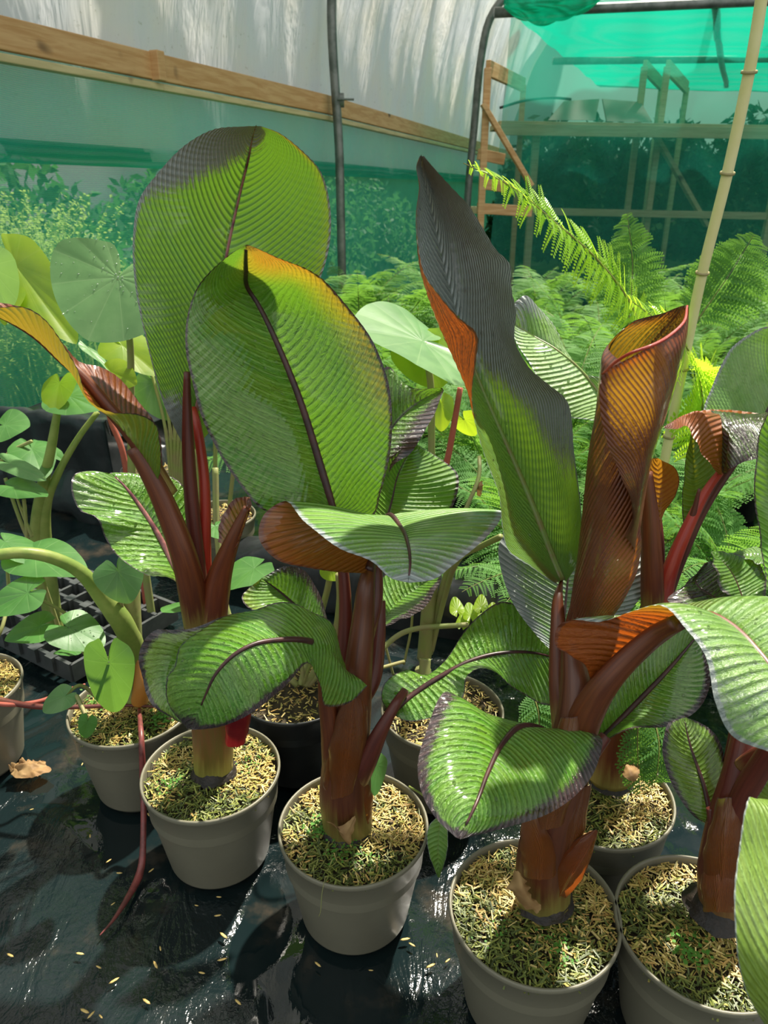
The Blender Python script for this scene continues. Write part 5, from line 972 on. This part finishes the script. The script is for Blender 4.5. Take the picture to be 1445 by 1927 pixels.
ta, tb = np.array(G(-50, 762, .34)[:2]), np.array(G(200, 792, .34)[:2]); dd = (tb-ta)/np.linalg.norm(tb-ta); pp = np.array((-dd[1], dd[0]))*.42
V = []; ns = 40
prof = [(0, 0, 0), (-.01, 0, .30), (-.02, 0, .335), (0, 0, .345), (.03, 0, .34), (.05, 0, .27), (.45, 0, .27), (.47, 0, .34), (.5, 0, .345), (.52, 0, .30), (.5, 0, 0)]
for i in range(ns):
    s = i/(ns-1); b_ = ta*(1-s)+tb*s; 
    for q, (o_, _, z) in enumerate(prof):
        p = b_+pp/.5*o_; e = .014*mnoise.noise(Vector((s*9, q*.9, 0))); V.append((p[0]+e, p[1]+e, max(0, z+e*(1 if z > 0 else 0))))
ends = [tuple(range(len(prof)))[::-1], tuple((ns-1)*len(prof)+q for q in range(len(prof)))]
mesh('trough_body', np.array(V), list(map(tuple, gridfaces(ns, len(prof))))+ends, M_BLACK, tr)
# nursery tray: a lattice of walled cells
c0 = G(20, 1215, 0); c1 = G(210, 1310, 0); ex = c1-c0; ex /= np.linalg.norm(ex); ey = np.array((-ex[1], ex[0], 0)); cw = .062
parts = []
tl = thing('nursery_tray', 'dark grey latticed plastic plant tray on the floor behind the left pots', 'tray', c0)
o0 = c0-ey*.02-ex*.10
for i in range(7): parts.append(beam(o0+ex*cw*i+np.array((0, 0, .035)), o0+ex*cw*i+ey*cw*5+np.array((0, 0, .035)), .008, .045))
for j in range(6): parts.append(beam(o0+ey*cw*j+np.array((0, 0, .036)), o0+ey*cw*j+ex*cw*6+np.array((0, 0, .036)), .009, .048))
mesh('lattice', *join(*parts), M_TRAY, tl, smooth=False)
parts = []
for i in range(6):
    for j in range(5):
        c = o0+ex*cw*(i+.5)+ey*cw*(j+.5); parts.append(beam(c-ex*.024+np.array((0, 0, .012)), c+ex*.024+np.array((0, 0, .012)), .012, .006)); parts.append(beam(c-ey*.024+np.array((0, 0, .012)), c+ey*.024+np.array((0, 0, .012)), .012, .006))
        c = o0+ex*cw*i+ey*cw*j+np.array((0, 0, .045)); parts.append(beam(c-ex*.013, c+ex*.013, .026, .035))
mesh('cell_floor', *join(*parts), M_TRAY, tl, smooth=False)

# ------------------------------------------------------------ fallen stalks, dead leaf and chips on the sheeting
g = G(268, 1350, POTH+.01)
P = [W(262, 1330, 1.0), W(266, 1400, .95), W(268, 1460, .90), G(270, 1560, .06), G(264, 1640, .012), G(240, 1690, .008), G(210, 1735, .006), G(188, 1760, .005)]
P[0] = G(262, 1335, POTH+.012); P[1] = G(266, 1392, POTH+.012); P[2] = W(269, 1470, P[1][1]-.02)
tag(rod('fallen_stalk', P, [.0035, .0045, .005, .0055, .005, .005, .0065, .004, .001], plain('fallen_red_stalk', (.22, .05, .045), .4, (.10, .03, .025), 60), None, 10, loc=(P[-1][0], P[-1][1], 0), m=60), 'long reddish fallen stalk hanging over the pot rim onto the wet floor', 'stalk')
P = [G(-40, 1305, .19), G(20, 1322, .185), G(80, 1330, .19), G(160, 1330, .195), G(230, 1327, .195), G(300, 1330, .19)]
tag(rod('fallen_stalk', P, [.006, .0055, .005, .004, .0035, .002], M_PETD, None, 10, loc=P[0]), 'dark red stalk lying level across the left taro pot', 'stalk')
P = [G(-30, 1322, .185), G(30, 1326, .185), G(80, 1318, .188), G(120, 1300, .19), G(160, 1288, .20)]
tag(rod('fallen_stalk', P, [.004, .004, .002], M_STALKP, None, 10, loc=P[0]), 'thin pinkish stalk crossing the dark red one at left', 'stalk')
c = G(55, 1450, .012); V = []; nn = 22
for i in range(nn):
    for j in range(nn):
        x, y = (i/(nn-1)-.5)*2, (j/(nn-1)-.5)*2; rr = max(abs(x), abs(y)); l = math.hypot(x, y) or 1; q = rr/l; e = 1+.25*mnoise.noise(Vector((x*1.5, y*1.5, 4)))
        V.append(c+np.array((x*q*.036*e, y*q*.024*e, .012+.020*abs(mnoise.noise(Vector((x*2.2, y*2.2, 1))))*(1.5 if x < 0 else .5)-.012*q*rr)))
o = tag(mesh('dead_leaf', np.array(V), gridfaces(nn, nn), M_DEAD, None, loc=(c[0], c[1], 0)), 'crumpled pale brown dead leaf lying on the wet sheeting at left', 'dead leaf')
chips = [(155, 1440), (170, 1575), (205, 1622), (225, 1645), (285, 1640), (213, 1703), (302, 1787), (151, 1797), (186, 1822), (293, 1818), (215, 1848), (160, 1905), (172, 1912), (190, 1915), (380, 1833), (412, 1690), (410, 1725), (421, 1763), (418, 1808), (598, 1817), (698, 1828), (448, 1888), (276, 1887), (280, 1535), (60, 1525), (762, 1770), (775, 1780), (822, 1800), (810, 1820), (842, 1810), (370, 1706), (20, 1800)]
V0, F0 = lathe([(0.0, 0), (.0012, .0), (.0016, .0008), (.0010, .0014), (0.0, .0015)], 6); V0[:, 0] *= 3.6
base = mesh('straw_chip', V0, F0, plain('pale_chip', (.60, .42, .14), .5), None)
for i, (px, py) in enumerate(chips):
    o = base if i == 0 else base.copy()
    if i: COL.objects.link(o)
    g = G(px, py, 0); o.location = (g[0], g[1], .002); o.rotation_euler = (0, 0, random.random()*3.14); s = random.uniform(.6, 1.5); o.scale = (s, s, s)
    tag(o, 'pale straw chip fallen on the wet black sheeting', 'straw chip', 'straw chips on the sheeting')
